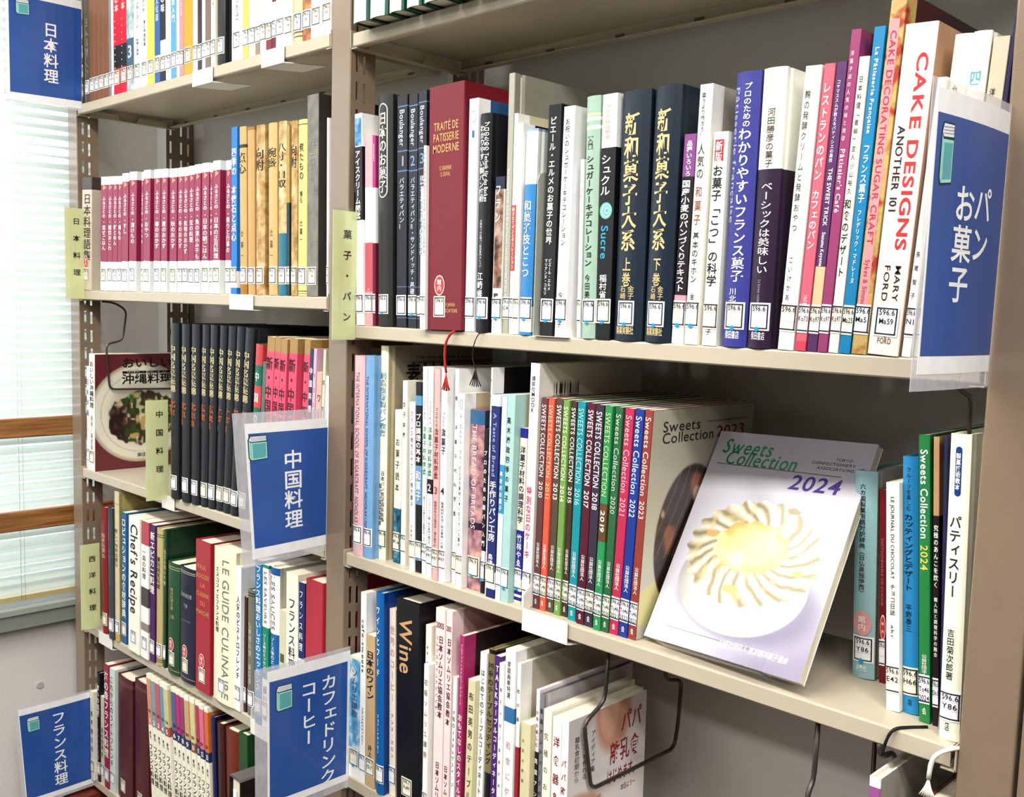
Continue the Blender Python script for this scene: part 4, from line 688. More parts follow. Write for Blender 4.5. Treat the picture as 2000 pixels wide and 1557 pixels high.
B('L2','h',0.7636,0.0000,0.0246,0.2648,0.191,-0.0140,'#dab878',"smooth golden tan hardcover titled in bold black on the left bay's second shelf",(('v','椀盛',0.14,0.26,0.5,0.8,'#1c1c1e',0),('v','辻嘉一',0.6,0.8,0.5,0.3,'#806040',0)),[],dict(call=('596.21', '')))
B('L2','h',0.7915,0.0000,0.0220,0.2646,0.191,-0.0061,'#d8bc84','tan hardcover with a large teal patch on the lower spine',(('v','八寸・口取',0.12,0.38,0.5,0.8,'#1c1c1e',0),),[(0.64,1,'#2c7890')],dict(art=('#d8bc84', '#ead8a8', '#b89458'),call=('596.21', '')))
B('L2','p',0.8172,0.0010,0.0079,0.2566,0.182,-0.0154,'#b89850',"torn dark narrow volume on the left bay's second shelf",(),[(0.45,1,'#1c3440')],dict(call=('596.21', '')))
B('L2','h',0.8278,0.0000,0.0162,0.2619,0.189,-0.0073,'#c9a468',"wood grain patterned hardcover beside the yellow one on the left bay's second shelf",(('v','向附',0.13,0.27,0.5,0.8,'#1c1c1e',0),),[],dict(art=('#c9a468', '#e2c690', '#a87c40'),call=('596.21', '')))
B('L2','h',0.8451,0.0000,0.0242,0.2614,0.188,-0.0081,'#f2e088',"pale yellow hardcover with thin double rules on the left bay's second shelf",(('v','煮たもの',0.13,0.34,0.5,0.42,'#1c1c1e',0),('v','懐石',0.4,0.47,0.5,0.25,'#1c1c1e',0),('v','辻嘉一',0.56,0.7,0.5,0.25,'#1c1c1e',0)),[(0.025,0.03,'#1c1c1e'),(0.97,0.975,'#1c1c1e'),(0.985,0.988,'#1c1c1e')],dict(call=('596.21', '')))
B('L2','f',0.8720,0.0000,0.0286,0.2941,0.200,-0.0084,'#8c8a80',"tall grey felt covered volume on the left bay's second shelf",(('v','懐石傳書',0.2,0.5,0.5,0.4,'#9c9a90',0),),[],dict(side='#38342e',fuzz=1,call=('596.21', '')))
B('L2','p',0.9235,0.0000,0.0040,0.2568,0.182,-0.0138,'#f4f1e8',"thin white booklet against the centre post on the left bay's second shelf",(),[],dict(call=('596.21', '')))
B('L3','m',0.0625,0.0040,0.0103,0.2167,0.160,0.0207,'#e8d8dc',"thin pink and white booklet on the left bay's third shelf",(('v','日本沖縄',0.1,0.5,0.5,0.8,'#3060a0',0),),[],dict(call=('596.22', '')))
B('L3','m',0.0835,0.0000,0.0264,0.2437,0.182,0.0230,'#e9e6da','cookbook with a plate of greens on its maroon front cover',(('v','おいしい沖縄料理',0.06,0.46,0.5,0.6,'#1c1c1e',1),('v','尚承／高良菊',0.52,0.82,0.5,0.3,'#707070',0)),[],dict(cover='okinawa',call=('596.22', '')))
B('L3','h',0.4449,-0.0060,0.0302,0.3185,0.200,0.0106,'#22252b','black hardcover volume with gold and orange title from the regional cuisine set, first from left',(('v','中国名菜集錦',0.12,0.39,0.42,0.6,'#e2d2a0',1),('v','北京Ⅰ',0.43,0.57,0.42,0.58,'#c87038',1)),[],dict(call=('596.22', ''),group='black hardcover regional cuisine set on the third shelf'))
B('L3','h',0.4872,-0.0060,0.0278,0.3184,0.200,0.0070,'#22252b','black hardcover volume with gold and orange title from the regional cuisine set, second from left',(('v','中国名菜集錦',0.12,0.39,0.42,0.6,'#e2d2a0',1),('v','北京Ⅱ',0.43,0.57,0.42,0.58,'#c87038',1)),[],dict(call=('596.22', ''),group='black hardcover regional cuisine set on the third shelf'))
B('L3','h',0.5154,-0.0030,0.0281,0.3192,0.200,0.0133,'#22252b','black hardcover volume with gold and orange title from the regional cuisine set, third from left',(('v','中国名菜集錦',0.12,0.39,0.42,0.6,'#e2d2a0',1),('v','北京Ⅲ',0.43,0.57,0.42,0.58,'#c87038',1)),[],dict(call=('596.22', ''),group='black hardcover regional cuisine set on the third shelf'))
B('L3','h',0.5459,-0.0005,0.0231,0.3196,0.200,0.0250,'#22252b','black hardcover volume with gold and orange title from the regional cuisine set, fourth from left',(('v','中国名菜集錦',0.12,0.39,0.42,0.6,'#e2d2a0',1),('v','広東Ⅰ',0.43,0.57,0.42,0.58,'#c87038',1)),[],dict(call=('596.22', ''),group='black hardcover regional cuisine set on the third shelf'))
B('L3','h',0.5692,0.0008,0.0234,0.3197,0.200,0.0318,'#22252b','black hardcover volume with gold and orange title from the regional cuisine set, fifth from left',(('v','中国名菜集錦',0.12,0.39,0.42,0.6,'#e2d2a0',1),('v','広東Ⅱ',0.43,0.57,0.42,0.58,'#c87038',1)),[],dict(call=('596.22', ''),group='black hardcover regional cuisine set on the third shelf'))
B('L3','h',0.5929,0.0030,0.0228,0.3195,0.200,0.0456,'#22252b','black hardcover volume with gold and orange title from the regional cuisine set, sixth from left',(('v','中国名菜集錦',0.12,0.39,0.42,0.6,'#e2d2a0',1),('v','上海Ⅰ',0.43,0.57,0.42,0.58,'#c87038',1)),[],dict(call=('596.22', ''),group='black hardcover regional cuisine set on the third shelf'))
B('L3','h',0.6174,0.0025,0.0230,0.3199,0.200,0.0610,'#22252b','black hardcover volume with gold and orange title from the regional cuisine set, seventh from left',(('v','中国名菜集錦',0.12,0.39,0.42,0.6,'#e2d2a0',1),('v','上海Ⅱ',0.43,0.57,0.42,0.58,'#c87038',1)),[],dict(call=('596.22', ''),group='black hardcover regional cuisine set on the third shelf'))
B('L3','h',0.6427,0.0016,0.0231,0.3200,0.200,0.0711,'#22252b','black hardcover volume with gold and orange title from the regional cuisine set, eighth from left',(('v','中国名菜集錦',0.12,0.39,0.42,0.6,'#e2d2a0',1),('v','四川Ⅰ',0.43,0.57,0.42,0.58,'#c87038',1)),[],dict(call=('596.22', ''),group='black hardcover regional cuisine set on the third shelf'))
B('L3','h',0.6665,0.0022,0.0262,0.3190,0.200,0.0745,'#22252b','black hardcover volume with gold and orange title from the regional cuisine set, ninth from left',(('v','中国名菜集錦',0.12,0.39,0.42,0.6,'#e2d2a0',1),('v','四川Ⅱ',0.43,0.57,0.42,0.58,'#c87038',1)),[],dict(call=('596.22', ''),group='black hardcover regional cuisine set on the third shelf'))
B('L3','h',0.7060,0.0000,0.0206,0.2945,0.200,0.0728,'#2a6a50',"red and green blocked hardcover on the left bay's third shelf",(('v','中国の名菜',0.12,0.7,0.5,0.5,'#f4f1e8',0),),[(0,0.115,'#d04848'),(0.115,0.23,'#1e6e58'),(0.23,0.35,'#d84a50')],dict(call=('596.22', '')))
B('L3','p',0.7329,0.0000,0.0106,0.2675,0.190,0.0714,'#5c6e66',"narrow grey green paperback on the left bay's third shelf",(),[],dict(call=('596.22', '')))
B('L3','p',0.7438,0.0000,0.0215,0.3081,0.200,0.0711,'#b08a50','brown paper covered volume with a pink lettered band, first from left',(('v','新・中国料理〇',0.1,0.62,0.4,0.72,'#4a1420',1),),[(0.075,1,'#e85070')],dict(side='#9a7440',call=('596.22', '')))
B('L3','p',0.7684,0.0000,0.0166,0.3090,0.200,0.0628,'#b08a50','brown paper covered volume with a pink lettered band, second from left',(('v','新・中国料理〇',0.1,0.62,0.4,0.72,'#4a1420',1),),[(0.075,1,'#e85070')],dict(side='#9a7440',call=('596.22', '')))
B('L3','p',0.7865,0.0000,0.0178,0.3064,0.200,0.0586,'#b08a50','brown paper covered volume with a pink lettered band, third from left',(('v','新・中国料理〇',0.1,0.62,0.4,0.72,'#4a1420',1),),[(0.075,1,'#e85070')],dict(side='#9a7440',call=('596.22', '')))
B('L3','p',0.8116,0.0000,0.0217,0.3083,0.200,0.0564,'#b08a50','brown paper covered volume with a pink lettered band, fourth from left',(('v','新・中国料理〇',0.1,0.62,0.4,0.72,'#4a1420',1),),[(0.075,1,'#e85070')],dict(side='#9a7440',call=('596.22', '')))
B('L3','p',0.8519,0.0000,0.0154,0.3085,0.200,0.0556,'#b08a50','brown paper covered volume with a pink lettered band, fifth from left',(('v','新・中国料理〇',0.1,0.62,0.4,0.72,'#4a1420',1),),[(0.075,1,'#e85070')],dict(side='#9a7440',call=('596.22', '')))
B('L3','p',0.8680,0.0000,0.0090,0.2944,0.180,0.0539,'#1c3058',"navy and white lettered slim paperback on the left bay's third shelf",(('v','中国料理の新しい',0.08,0.6,0.5,0.8,'#f4f1e8',1),),[],dict(call=('596.22', '')))
B('L3','p',0.8778,0.0000,0.0076,0.2956,0.200,0.0522,'#e2b8cc',"pale lilac pink slim paperback on the left bay's third shelf",(('v','ワ三三ツ',0.1,0.4,0.5,0.6,'#b05070',0),),[],dict(side='#161214',call=('596.22', '')))
B('L3','p',0.8881,0.0000,0.0136,0.2613,0.185,0.0498,'#e8b4a8',"short peach pink paperback on the left bay's third shelf",(('v','ワーンワ',0.1,0.5,0.6,0.6,'#1c1c1e',0),),[],dict(call=('596.22', '')))
B('L3','p',0.9044,0.0000,0.0067,0.2954,0.200,0.0454,'#e0dcc0',"thin cream volume with olive stripes on the left bay's third shelf",(('v','菜菜菜',0.1,0.5,0.5,0.7,'#606040',0),),[],dict(side='#d8d0b0',call=('596.22', '')))
B('L3','p',0.9151,0.0000,0.0106,0.2567,0.182,0.0354,'#f4f1e8',"short white paperback against the centre post on the left bay's third shelf",(),[],dict(call=('596.22', '')))
B('L4','h',0.1344,-0.0007,0.0259,0.2654,0.191,-0.0042,'#8e1e26','dark red cloth hardcover at the left end of its shelf',(('v','西洋料理法',0.2,0.4,0.5,0.6,'#e8c8b8',0),),[],dict(call=('596.23', '')))
B('L4','h',0.1768,-0.0059,0.0231,0.2717,0.196,-0.0031,'#43464e',"charcoal grey hardcover on the left bay's fourth shelf",(('v','料理史',0.3,0.45,0.5,0.4,'#787c84',0),),[],dict(call=('596.23', '')))
B('L4','h',0.2002,-0.0029,0.0208,0.3073,0.200,0.0094,'#e0d4a8',"tall cream hardcover with an orange rule at its head on the left bay's fourth shelf",(('v','新しい西洋料理の',0.24,0.5,0.5,0.6,'#5a4a30',0),),[(0.075,0.079,'#c07040'),(0.86,1,'#d8b060')],dict(side='#a89a60',call=('596.23', '')))
B('L4','p',0.2248,0.0020,0.0202,0.2698,0.192,0.0175,'#2a649c',"blue paperback with white title on the left bay's fourth shelf",(('v','ロビュションの食材辞典',0.04,0.8,0.5,0.7,'#f4f1e8',1),),[],dict(call=('596.23', '')))
B('L4','p',0.2716,-0.0060,0.0476,0.2712,0.193,0.0275,'#f3ecdc','thick white paperback with a large black and purple latin title',(('r',"Chef's Recipe",0.05,0.72,0.5,0.66,'#30203a',1),),[],dict(call=('596.23', '')))
B('L4','p',0.3245,-0.0054,0.0303,0.2709,0.192,0.0286,'#f4eee6',"white paperback with a red head and black blocks on the left bay's fourth shelf",(('v','一皿の料理',0.2,0.42,0.4,0.4,'#1c1c1e',0),),[(0,0.17,'#c04858'),(0.48,0.62,'#50484a'),(0.74,0.8,'#a09088')],dict(call=('596.23', '')))
B('L4','p',0.3564,-0.0031,0.0204,0.2691,0.191,0.0275,'#4c2060',"deep purple paperback with white title on the left bay's fourth shelf",(('v','新エピカニ料理',0.05,0.5,0.5,0.7,'#f4f1e8',1),),[],dict(call=('596.23', '')))
B('L4','h',0.3786,-0.0030,0.0240,0.2656,0.191,0.0236,'#cbb87c',"khaki cloth hardcover with double black rules on the left bay's fourth shelf",(('v','鎌田昭男料理',0.2,0.44,0.5,0.45,'#1c1c1e',0),),[(0.04,0.045,'#1c1c1e'),(0.055,0.06,'#1c1c1e'),(0.955,0.96,'#1c1c1e'),(0.97,0.975,'#1c1c1e')],dict(call=('596.23', '')))
B('L4','h',0.4053,-0.0013,0.0103,0.2674,0.220,0.0331,'#1d4a2a',"tall dark green cloth hardcover on the left bay's fourth shelf",(('v','西洋料理の基礎',0.14,0.4,0.5,0.7,'#cfc8a0',0),),[],dict(side='#173a22',call=('596.23', '')))
B('L4','h',0.4291,-0.0060,0.0440,0.2119,0.153,0.0211,'#234f2c','dark green hardcover with gilt title and a red oval sticker',(('v','西洋料理全書',0.22,0.42,0.5,0.35,'#b8b080',0),('h','上巻',0.48,0.03,0.5,0.4,'#b8b080',0)),[(0.03,0.036,'#b8b080'),(0.05,0.056,'#b8b080'),(0.96,0.965,'#b8b080')],dict(stk='r',call=('596.23', '')))
B('L4','h',0.4758,-0.0060,0.0559,0.2135,0.154,0.0145,'#1a2138',"navy hardcover with gilt title and a red oval sticker on the left bay's fourth shelf",(('h','西洋料理全書',0.24,0.03,0.5,0.7,'#b0b0a8',0),('h','下巻',0.33,0.03,0.5,0.25,'#b0b0a8',0),('h','ESCOFFIER',0.46,0.015,0.5,0.6,'#8088a0',0)),[(0.03,0.036,'#c0b890'),(0.045,0.05,'#c0b890'),(0.96,0.965,'#b8b080')],dict(stk='r',call=('596.23', '')))
B('L4','f',0.5411,-0.0060,0.0513,0.2743,0.198,0.0115,'#b42838',"bright red cloth hardcover with gilt latin title on the left bay's fourth shelf",(('h','PAUL',0.17,0.03,0.45,0.62,'#d8a868',0),('h','BOCUSE',0.23,0.03,0.5,0.9,'#d8a868',0),('h','LA',0.29,0.03,0.5,0.35,'#d8a868',0),('h','CUISINE',0.35,0.03,0.5,0.9,'#d8a868',0),('h','DU',0.41,0.03,0.5,0.35,'#d8a868',0),('h','MARCHÉ',0.47,0.03,0.5,0.9,'#d8a868',0)),[],dict(side='#a82434',stk='r',call=('596.23', '')))
B('L4','h',0.5986,-0.0060,0.0721,0.2724,0.196,0.0145,'#efe6c8',"very thick cream hardcover with large outlined latin title on the left bay's fourth shelf",(('r','LE GUIDE CULINAIRE',0.06,0.97,0.62,0.3,'#8a8470',0),('v','エスコフィエフランス料理',0.12,0.55,0.22,0.15,'#1c1c1e',1)),[],dict(call=('596.23', '')))
B('L4','p',0.6710,-0.0023,0.0168,0.2525,0.179,0.0150,'#f6f3ec','white paperback with black title right of the thick cream one',(('v','人気のビストロフレンチ',0.2,0.78,0.5,0.55,'#1c1c1e',1),),[],dict(call=('596.23', '')))
B('L4','p',0.6881,0.0041,0.0083,0.2016,0.143,0.0145,'#4a2026',"slim dark brown red volume on the left bay's fourth shelf",(),[],dict(call=('596.23', '')))
B('L4','h',0.6997,0.0024,0.0212,0.2171,0.156,0.0060,'#7e7e6e',"grey green hardcover with double black rules at its head on the left bay's fourth shelf",(('v','仏蘭西料理 高橋清',0.25,0.75,0.5,0.35,'#d8d4c0',0),),[(0.02,0.028,'#1c1c1e'),(0.04,0.048,'#1c1c1e')],dict(call=('596.23', '')))
B('L4','p',0.7370,-0.0040,0.0206,0.2765,0.196,0.0019,'#1a80c0','blue paperback with white title right of the grey green one',(('v','フランス料理おいしさのエッセンス',0.03,0.8,0.5,0.6,'#f4f1e8',1),),[],dict(call=('596.23', '')))
B('L4','p',0.7599,-0.0040,0.0179,0.2729,0.194,0.0012,'#f2f1ea',"white paperback with a green band and head on the left bay's fourth shelf",(('r','LES SAVEURS',0.04,0.36,0.5,0.5,'#707870',0),('v','緑川廣親',0.74,0.96,0.5,0.55,'#1c1c1e',0),('v','ソース味のエッセンス',0.42,0.66,0.4,0.4,'#f4f1e8',0)),[(0,0.02,'#1a9a80'),(0.38,0.7,'#149070')],dict(call=('596.23', '')))
B('L4','h',0.7794,-0.0040,0.0270,0.2735,0.197,0.0005,'#f2f1ea',"white hardcover with a blue band and head on the left bay's fourth shelf",(('r','LES SAUCES',0.05,0.38,0.4,0.5,'#707070',0),('v','ソース味のエッセンス',0.42,0.7,0.4,0.4,'#f4f1e8',0),('v','緑川廣親',0.76,0.96,0.5,0.4,'#1c1c1e',0)),[(0,0.045,'#1860a8'),(0.4,0.72,'#1668b0')],dict(side='#cfc8b8',call=('596.23', '')))
B('L4','p',0.8066,-0.0020,0.0194,0.2084,0.148,0.0019,'#e9e2c0',"shorter cream paperback with fresh green dot on the left bay's fourth shelf",(('v','■料理三',0.3,0.9,0.5,0.6,'#5a6a30',0),),[],dict(call=('596.23', '')))
B('L4','p',0.8283,-0.0030,0.0328,0.2746,0.200,-0.0019,'#f0ead8',"thick ivory paperback with black vertical title on the left bay's fourth shelf",(('v','フランス料理技術教本',0.14,0.86,0.5,0.5,'#1c1c1e',0),),[],dict(call=('596.23', '')))
B('L4','p',0.8617,-0.0020,0.0164,0.2654,0.188,0.0003,'#f2efe6',"white paperback with a navy patch on the left bay's fourth shelf",(('v','エスコフィエ',0.5,0.9,0.4,0.55,'#1c1c1e',1),('v','フランス料理',0.04,0.42,0.4,0.5,'#f4f1e8',0)),[(0,0.46,'#1c2468')],dict(call=('596.23', '')))
B('L4','f',0.8825,-0.0040,0.0450,0.2760,0.200,0.0036,'#bc2f42',"broad red cloth hardcover beside the centre post on the left bay's fourth shelf",(('r','CUISINE',0.75,0.98,0.35,0.3,'#d86070',0),),[],dict(call=('596.23', '')))
B('L5','p',0.0857,-0.0060,0.0160,0.1952,0.139,-0.0019,'#ded6c4',"thin ivory paperback at the left end of its shelf on the left bay's bottom shelf",(('v','新基礎百科',0.2,0.7,0.5,0.5,'#1c1c1e',0),),[],dict(call=('596.23', '')))
B('L5','h',0.1020,-0.0005,0.0150,0.2403,0.173,0.0148,'#17161a',"black hardcover with white vertical title at left on the left bay's bottom shelf",(('v','食への挑戦',0.1,0.4,0.5,0.6,'#f4f1e8',0),('v','フランス料理',0.5,0.8,0.5,0.4,'#b0b0b0',0)),[],dict(call=('596.23', '')))
B('L5','p',0.1173,0.0020,0.0150,0.1924,0.137,0.0143,'#e6dcc0',"slim cream paperback between black and magenta ones on the left bay's bottom shelf",(('v','舌の世界史',0.35,0.7,0.5,0.6,'#1c1c1e',0),),[],dict(call=('596.23', '')))
B('L5','p',0.1397,0.0001,0.0210,0.2705,0.192,0.0126,'#a8264a',"magenta paperback with bold white title on the left bay's bottom shelf",(('v','海の幸フランス料理',0.06,0.75,0.5,0.85,'#f4f1e8',1),),[],dict(call=('596.23', '')))
B('L5','p',0.1623,0.0016,0.0246,0.2669,0.189,0.0167,'#c6d0c8',"pale mint paperback with black side strip on the left bay's bottom shelf",(('v','これからのライトフレンチ',0.06,0.8,0.35,0.45,'#1c1c1e',0),),[],dict(call=('596.23', '')))
B('L5','h',0.1919,0.0020,0.0665,0.2623,0.189,0.0195,'#571f24',"thick maroon leather grain hardcover left of the pair on the left bay's bottom shelf",(('v','料理百科',0.2,0.5,0.3,0.2,'#6c3034',0),),[(0.04,0.045,'#8a5c40'),(0.055,0.06,'#8a5c40')],dict(call=('596.23', '')))
B('L5','h',0.2711,0.0020,0.0586,0.2747,0.198,0.0113,'#571f24',"thick maroon leather grain hardcover right of the pair on the left bay's bottom shelf",(('v','料理百科',0.25,0.55,0.3,0.2,'#6c3034',0),),[(0.04,0.045,'#8a5c40'),(0.055,0.06,'#8a5c40')],dict(call=('596.23', '')))
B('L5','p',0.3601,0.0000,0.0151,0.3041,0.200,-0.0830,'#efe8d2',"leaning ivory quarterly volume with a peach head on the left bay's bottom shelf",(('v','季刊',0.37,0.42,0.5,0.4,'#1c1c1e',1),('v','フランス料理',0.45,0.72,0.5,0.8,'#1c1c1e',1),('h',"'78",0.24,0.02,0.5,0.8,'#1c1c1e',1),('h','1',0.3,0.03,0.5,0.7,'#f4f1e8',1)),[(0.03,0.27,'#e8a088'),(0.27,0.33,'#e8a088')],dict())
B('L5','p',0.3773,0.0000,0.0170,0.3038,0.200,-0.0843,'#efe8d2',"leaning ivory quarterly volume with a grey teal head on the left bay's bottom shelf",(('v','季刊',0.37,0.42,0.5,0.4,'#1c1c1e',1),('v','フランス料理',0.45,0.72,0.5,0.8,'#1c1c1e',1),('h',"'78",0.24,0.02,0.5,0.8,'#1c1c1e',1),('h','2',0.3,0.03,0.5,0.7,'#f4f1e8',1)),[(0.03,0.27,'#94acac'),(0.27,0.33,'#94acac')],dict())
B('L5','p',0.3964,0.0000,0.0157,0.3041,0.200,-0.0854,'#efe8d2',"leaning ivory quarterly volume with a rose red head on the left bay's bottom shelf",(('v','季刊',0.37,0.42,0.5,0.4,'#1c1c1e',1),('v','フランス料理',0.45,0.72,0.5,0.8,'#1c1c1e',1),('h',"'78",0.24,0.02,0.5,0.8,'#1c1c1e',1),('h','3',0.3,0.03,0.5,0.7,'#f4f1e8',1)),[(0.03,0.27,'#d86878'),(0.27,0.33,'#d86878')],dict())
B('L5','p',0.4143,0.0000,0.0145,0.3033,0.200,-0.0840,'#efe8d2',"leaning ivory quarterly volume with a sky blue head on the left bay's bottom shelf",(('v','季刊',0.37,0.42,0.5,0.4,'#1c1c1e',1),('v','フランス料理',0.45,0.72,0.5,0.8,'#1c1c1e',1),('h',"'78",0.24,0.02,0.5,0.8,'#1c1c1e',1),('h','4',0.3,0.03,0.5,0.7,'#f4f1e8',1)),[(0.03,0.27,'#78a8b8'),(0.27,0.33,'#78a8b8')],dict())
B('L5','p',0.4308,0.0000,0.0176,0.3027,0.200,-0.0902,'#efe8d2',"leaning ivory quarterly volume with a buff head on the left bay's bottom shelf",(('v','季刊',0.37,0.42,0.5,0.4,'#1c1c1e',1),('v','フランス料理',0.45,0.72,0.5,0.8,'#1c1c1e',1),('h',"'78",0.24,0.02,0.5,0.8,'#1c1c1e',1),('h','5',0.3,0.03,0.5,0.7,'#f4f1e8',1)),[(0.03,0.27,'#e8d8a0'),(0.27,0.33,'#c05848')],dict())
B('L5','p',0.4604,0.0000,0.0160,0.3068,0.200,-0.0824,'#efe8d2',"leaning ivory quarterly volume with a slate blue head on the left bay's bottom shelf",(('v','季刊',0.37,0.42,0.5,0.4,'#1c1c1e',1),('v','フランス料理',0.45,0.72,0.5,0.8,'#1c1c1e',1),('h',"'79",0.24,0.02,0.5,0.8,'#1c1c1e',1),('h','6',0.3,0.03,0.5,0.7,'#f4f1e8',1)),[(0.03,0.27,'#586898'),(0.27,0.33,'#283868')],dict())
B('L5','p',0.4784,0.0000,0.0138,0.3071,0.200,-0.0835,'#efe8d2',"leaning ivory quarterly volume with a magenta head on the left bay's bottom shelf",(('v','季刊',0.37,0.42,0.5,0.4,'#1c1c1e',1),('v','フランス料理',0.45,0.72,0.5,0.8,'#1c1c1e',1),('h',"'79",0.24,0.02,0.5,0.8,'#1c1c1e',1),('h','7',0.3,0.03,0.5,0.7,'#f4f1e8',1)),[(0.03,0.27,'#d82878'),(0.27,0.33,'#283868')],dict())
B('L5','p',0.4942,0.0000,0.0137,0.3069,0.200,-0.0834,'#efe8d2',"leaning ivory quarterly volume with a plum head on the left bay's bottom shelf",(('v','季刊',0.37,0.42,0.5,0.4,'#1c1c1e',1),('v','フランス料理',0.45,0.72,0.5,0.8,'#1c1c1e',1),('h',"'79",0.24,0.02,0.5,0.8,'#1c1c1e',1),('h','8',0.3,0.03,0.5,0.7,'#f4f1e8',1)),[(0.03,0.27,'#984878'),(0.27,0.33,'#283868')],dict())
B('L5','p',0.5098,0.0000,0.0166,0.3058,0.200,-0.0823,'#efe8d2',"leaning ivory quarterly volume with a tan head on the left bay's bottom shelf",(('v','季刊',0.37,0.42,0.5,0.4,'#1c1c1e',1),('v','フランス料理',0.45,0.72,0.5,0.8,'#1c1c1e',1),('h',"'80",0.24,0.02,0.5,0.8,'#1c1c1e',1),('h','9',0.3,0.03,0.5,0.7,'#f4f1e8',1)),[(0.03,0.27,'#e0b880'),(0.27,0.33,'#283868')],dict())
B('L5','p',0.5310,0.0000,0.0163,0.3073,0.200,-0.0816,'#efe8d2',"leaning ivory quarterly volume with a straw yellow head on the left bay's bottom shelf",(('v','季刊',0.37,0.42,0.5,0.4,'#1c1c1e',1),('v','フランス料理',0.45,0.72,0.5,0.8,'#1c1c1e',1),('h',"'80",0.24,0.02,0.5,0.8,'#1c1c1e',1),('h','10',0.3,0.03,0.5,0.7,'#f4f1e8',1)),[(0.03,0.27,'#f0e0a0'),(0.27,0.33,'#a06040')],dict())
B('L5','p',0.5500,0.0000,0.0122,0.3089,0.200,-0.0719,'#efe8d2',"leaning ivory quarterly volume with a crimson head on the left bay's bottom shelf",(('v','季刊',0.37,0.42,0.5,0.4,'#1c1c1e',1),('v','フランス料理',0.45,0.72,0.5,0.8,'#1c1c1e',1),('h',"'80",0.24,0.02,0.5,0.8,'#1c1c1e',1),('h','11',0.3,0.03,0.5,0.7,'#f4f1e8',1)),[(0.03,0.27,'#c03850'),(0.27,0.33,'#283868')],dict())
B('L5','p',0.5641,0.0000,0.0139,0.3062,0.200,-0.0756,'#efe8d2',"leaning ivory quarterly volume with a candy pink head on the left bay's bottom shelf",(('v','季刊',0.37,0.42,0.5,0.4,'#1c1c1e',1),('v','フランス料理',0.45,0.72,0.5,0.8,'#1c1c1e',1),('h',"'81",0.24,0.02,0.5,0.8,'#1c1c1e',1),('h','12',0.3,0.03,0.5,0.7,'#f4f1e8',1)),[(0.03,0.27,'#f07898'),(0.27,0.33,'#283868')],dict())
B('L5','p',0.5798,0.0000,0.0128,0.3062,0.200,-0.0635,'#efe8d2',"leaning ivory quarterly volume with a orange head on the left bay's bottom shelf",(('v','季刊',0.37,0.42,0.5,0.4,'#1c1c1e',1),('v','フランス料理',0.45,0.72,0.5,0.8,'#1c1c1e',1),('h',"'81",0.24,0.02,0.5,0.8,'#1c1c1e',1),('h','13',0.3,0.03,0.5,0.7,'#f4f1e8',1)),[(0.03,0.27,'#e87830'),(0.27,0.33,'#283868')],dict())
B('L5','h',0.5981,0.0000,0.0145,0.2949,0.200,-0.0538,'#1c2454',"navy hardcover right of the quarterly set on the left bay's bottom shelf",(),[],dict(side='#12162e'))
B('L5','h',0.6144,0.0000,0.0231,0.2906,0.200,-0.0426,'#4c2420',"dark brown hardcover on the left bay's bottom shelf",(('v','美食',0.8,0.9,0.5,0.4,'#a08060',0),),[],dict())
B('L5','h',0.6393,0.0000,0.0433,0.2903,0.200,-0.0312,'#7a2f1c',"rust brown hardcover on the left bay's bottom shelf",(('v','料理',0.8,0.9,0.5,0.3,'#a08060',0),),[],dict())
B('L5','f',0.6860,0.0000,0.0285,0.2981,0.200,-0.0207,'#1c5028',"dark green hardcover beside the cafe sign on the left bay's bottom shelf",(),[],dict())
B('R1','h',1.0152,-0.0300,0.0347,0.2700,0.194,0.0000,'#f4f2ea','green hardcover with a broad white spine panel overhanging the shelf edge, first from left',(),[],dict(joint='#14503a',group='green volumes on the top right shelf'))
B('R1','h',1.0506,-0.0300,0.0398,0.2700,0.194,0.0000,'#f4f2ea','green hardcover with a broad white spine panel overhanging the shelf edge, second from left',(),[],dict(joint='#14503a',group='green volumes on the top right shelf'))
B('R1','h',1.0925,-0.0300,0.0307,0.2700,0.194,0.0000,'#f4f2ea','green hardcover with a broad white spine panel overhanging the shelf edge, third from left',(),[],dict(joint='#14503a',group='green volumes on the top right shelf'))
B('R1','h',1.1278,-0.0300,0.0301,0.2700,0.194,0.0000,'#f4f2ea','green hardcover with a broad white spine panel overhanging the shelf edge, fourth from left',(),[],dict(joint='#14503a',group='green volumes on the top right shelf'))
B('R1','h',1.1608,-0.0300,0.0385,0.2700,0.194,0.0000,'#f4f2ea','green hardcover with a broad white spine panel overhanging the shelf edge, fifth from left',(),[],dict(joint='#14503a',group='green volumes on the top right shelf'))
B('R1','h',1.2030,-0.0300,0.0313,0.2700,0.194,0.0000,'#f4f2ea','green hardcover with a broad white spine panel overhanging the shelf edge, sixth from left',(),[],dict(joint='#14503a',group='green volumes on the top right shelf'))
B('R1','h',1.2388,-0.0300,0.0309,0.2700,0.194,0.0000,'#f4f2ea','green hardcover with a broad white spine panel overhanging the shelf edge, seventh from left',(),[],dict(joint='#14503a',group='green volumes on the top right shelf'))
B('R1','h',1.2715,-0.0300,0.0281,0.2700,0.194,0.0000,'#f4f2ea','unseen green hardcover with a broad white spine panel overhanging the shelf edge, eighth from left',(),[],dict(joint='#14503a',group='green volumes on the top right shelf'))  # unseen from here on: row continued to shade the back wall below
B('R1','h',1.3038,-0.0300,0.0278,0.2700,0.194,0.0000,'#f4f2ea','unseen green hardcover with a broad white spine panel overhanging the shelf edge, ninth from left',(),[],dict(joint='#14503a',group='green volumes on the top right shelf'))
B('R1','h',1.3348,-0.0300,0.0330,0.2700,0.194,0.0000,'#f4f2ea','unseen green hardcover with a broad white spine panel overhanging the shelf edge, tenth from left',(),[],dict(joint='#14503a',group='green volumes on the top right shelf'))
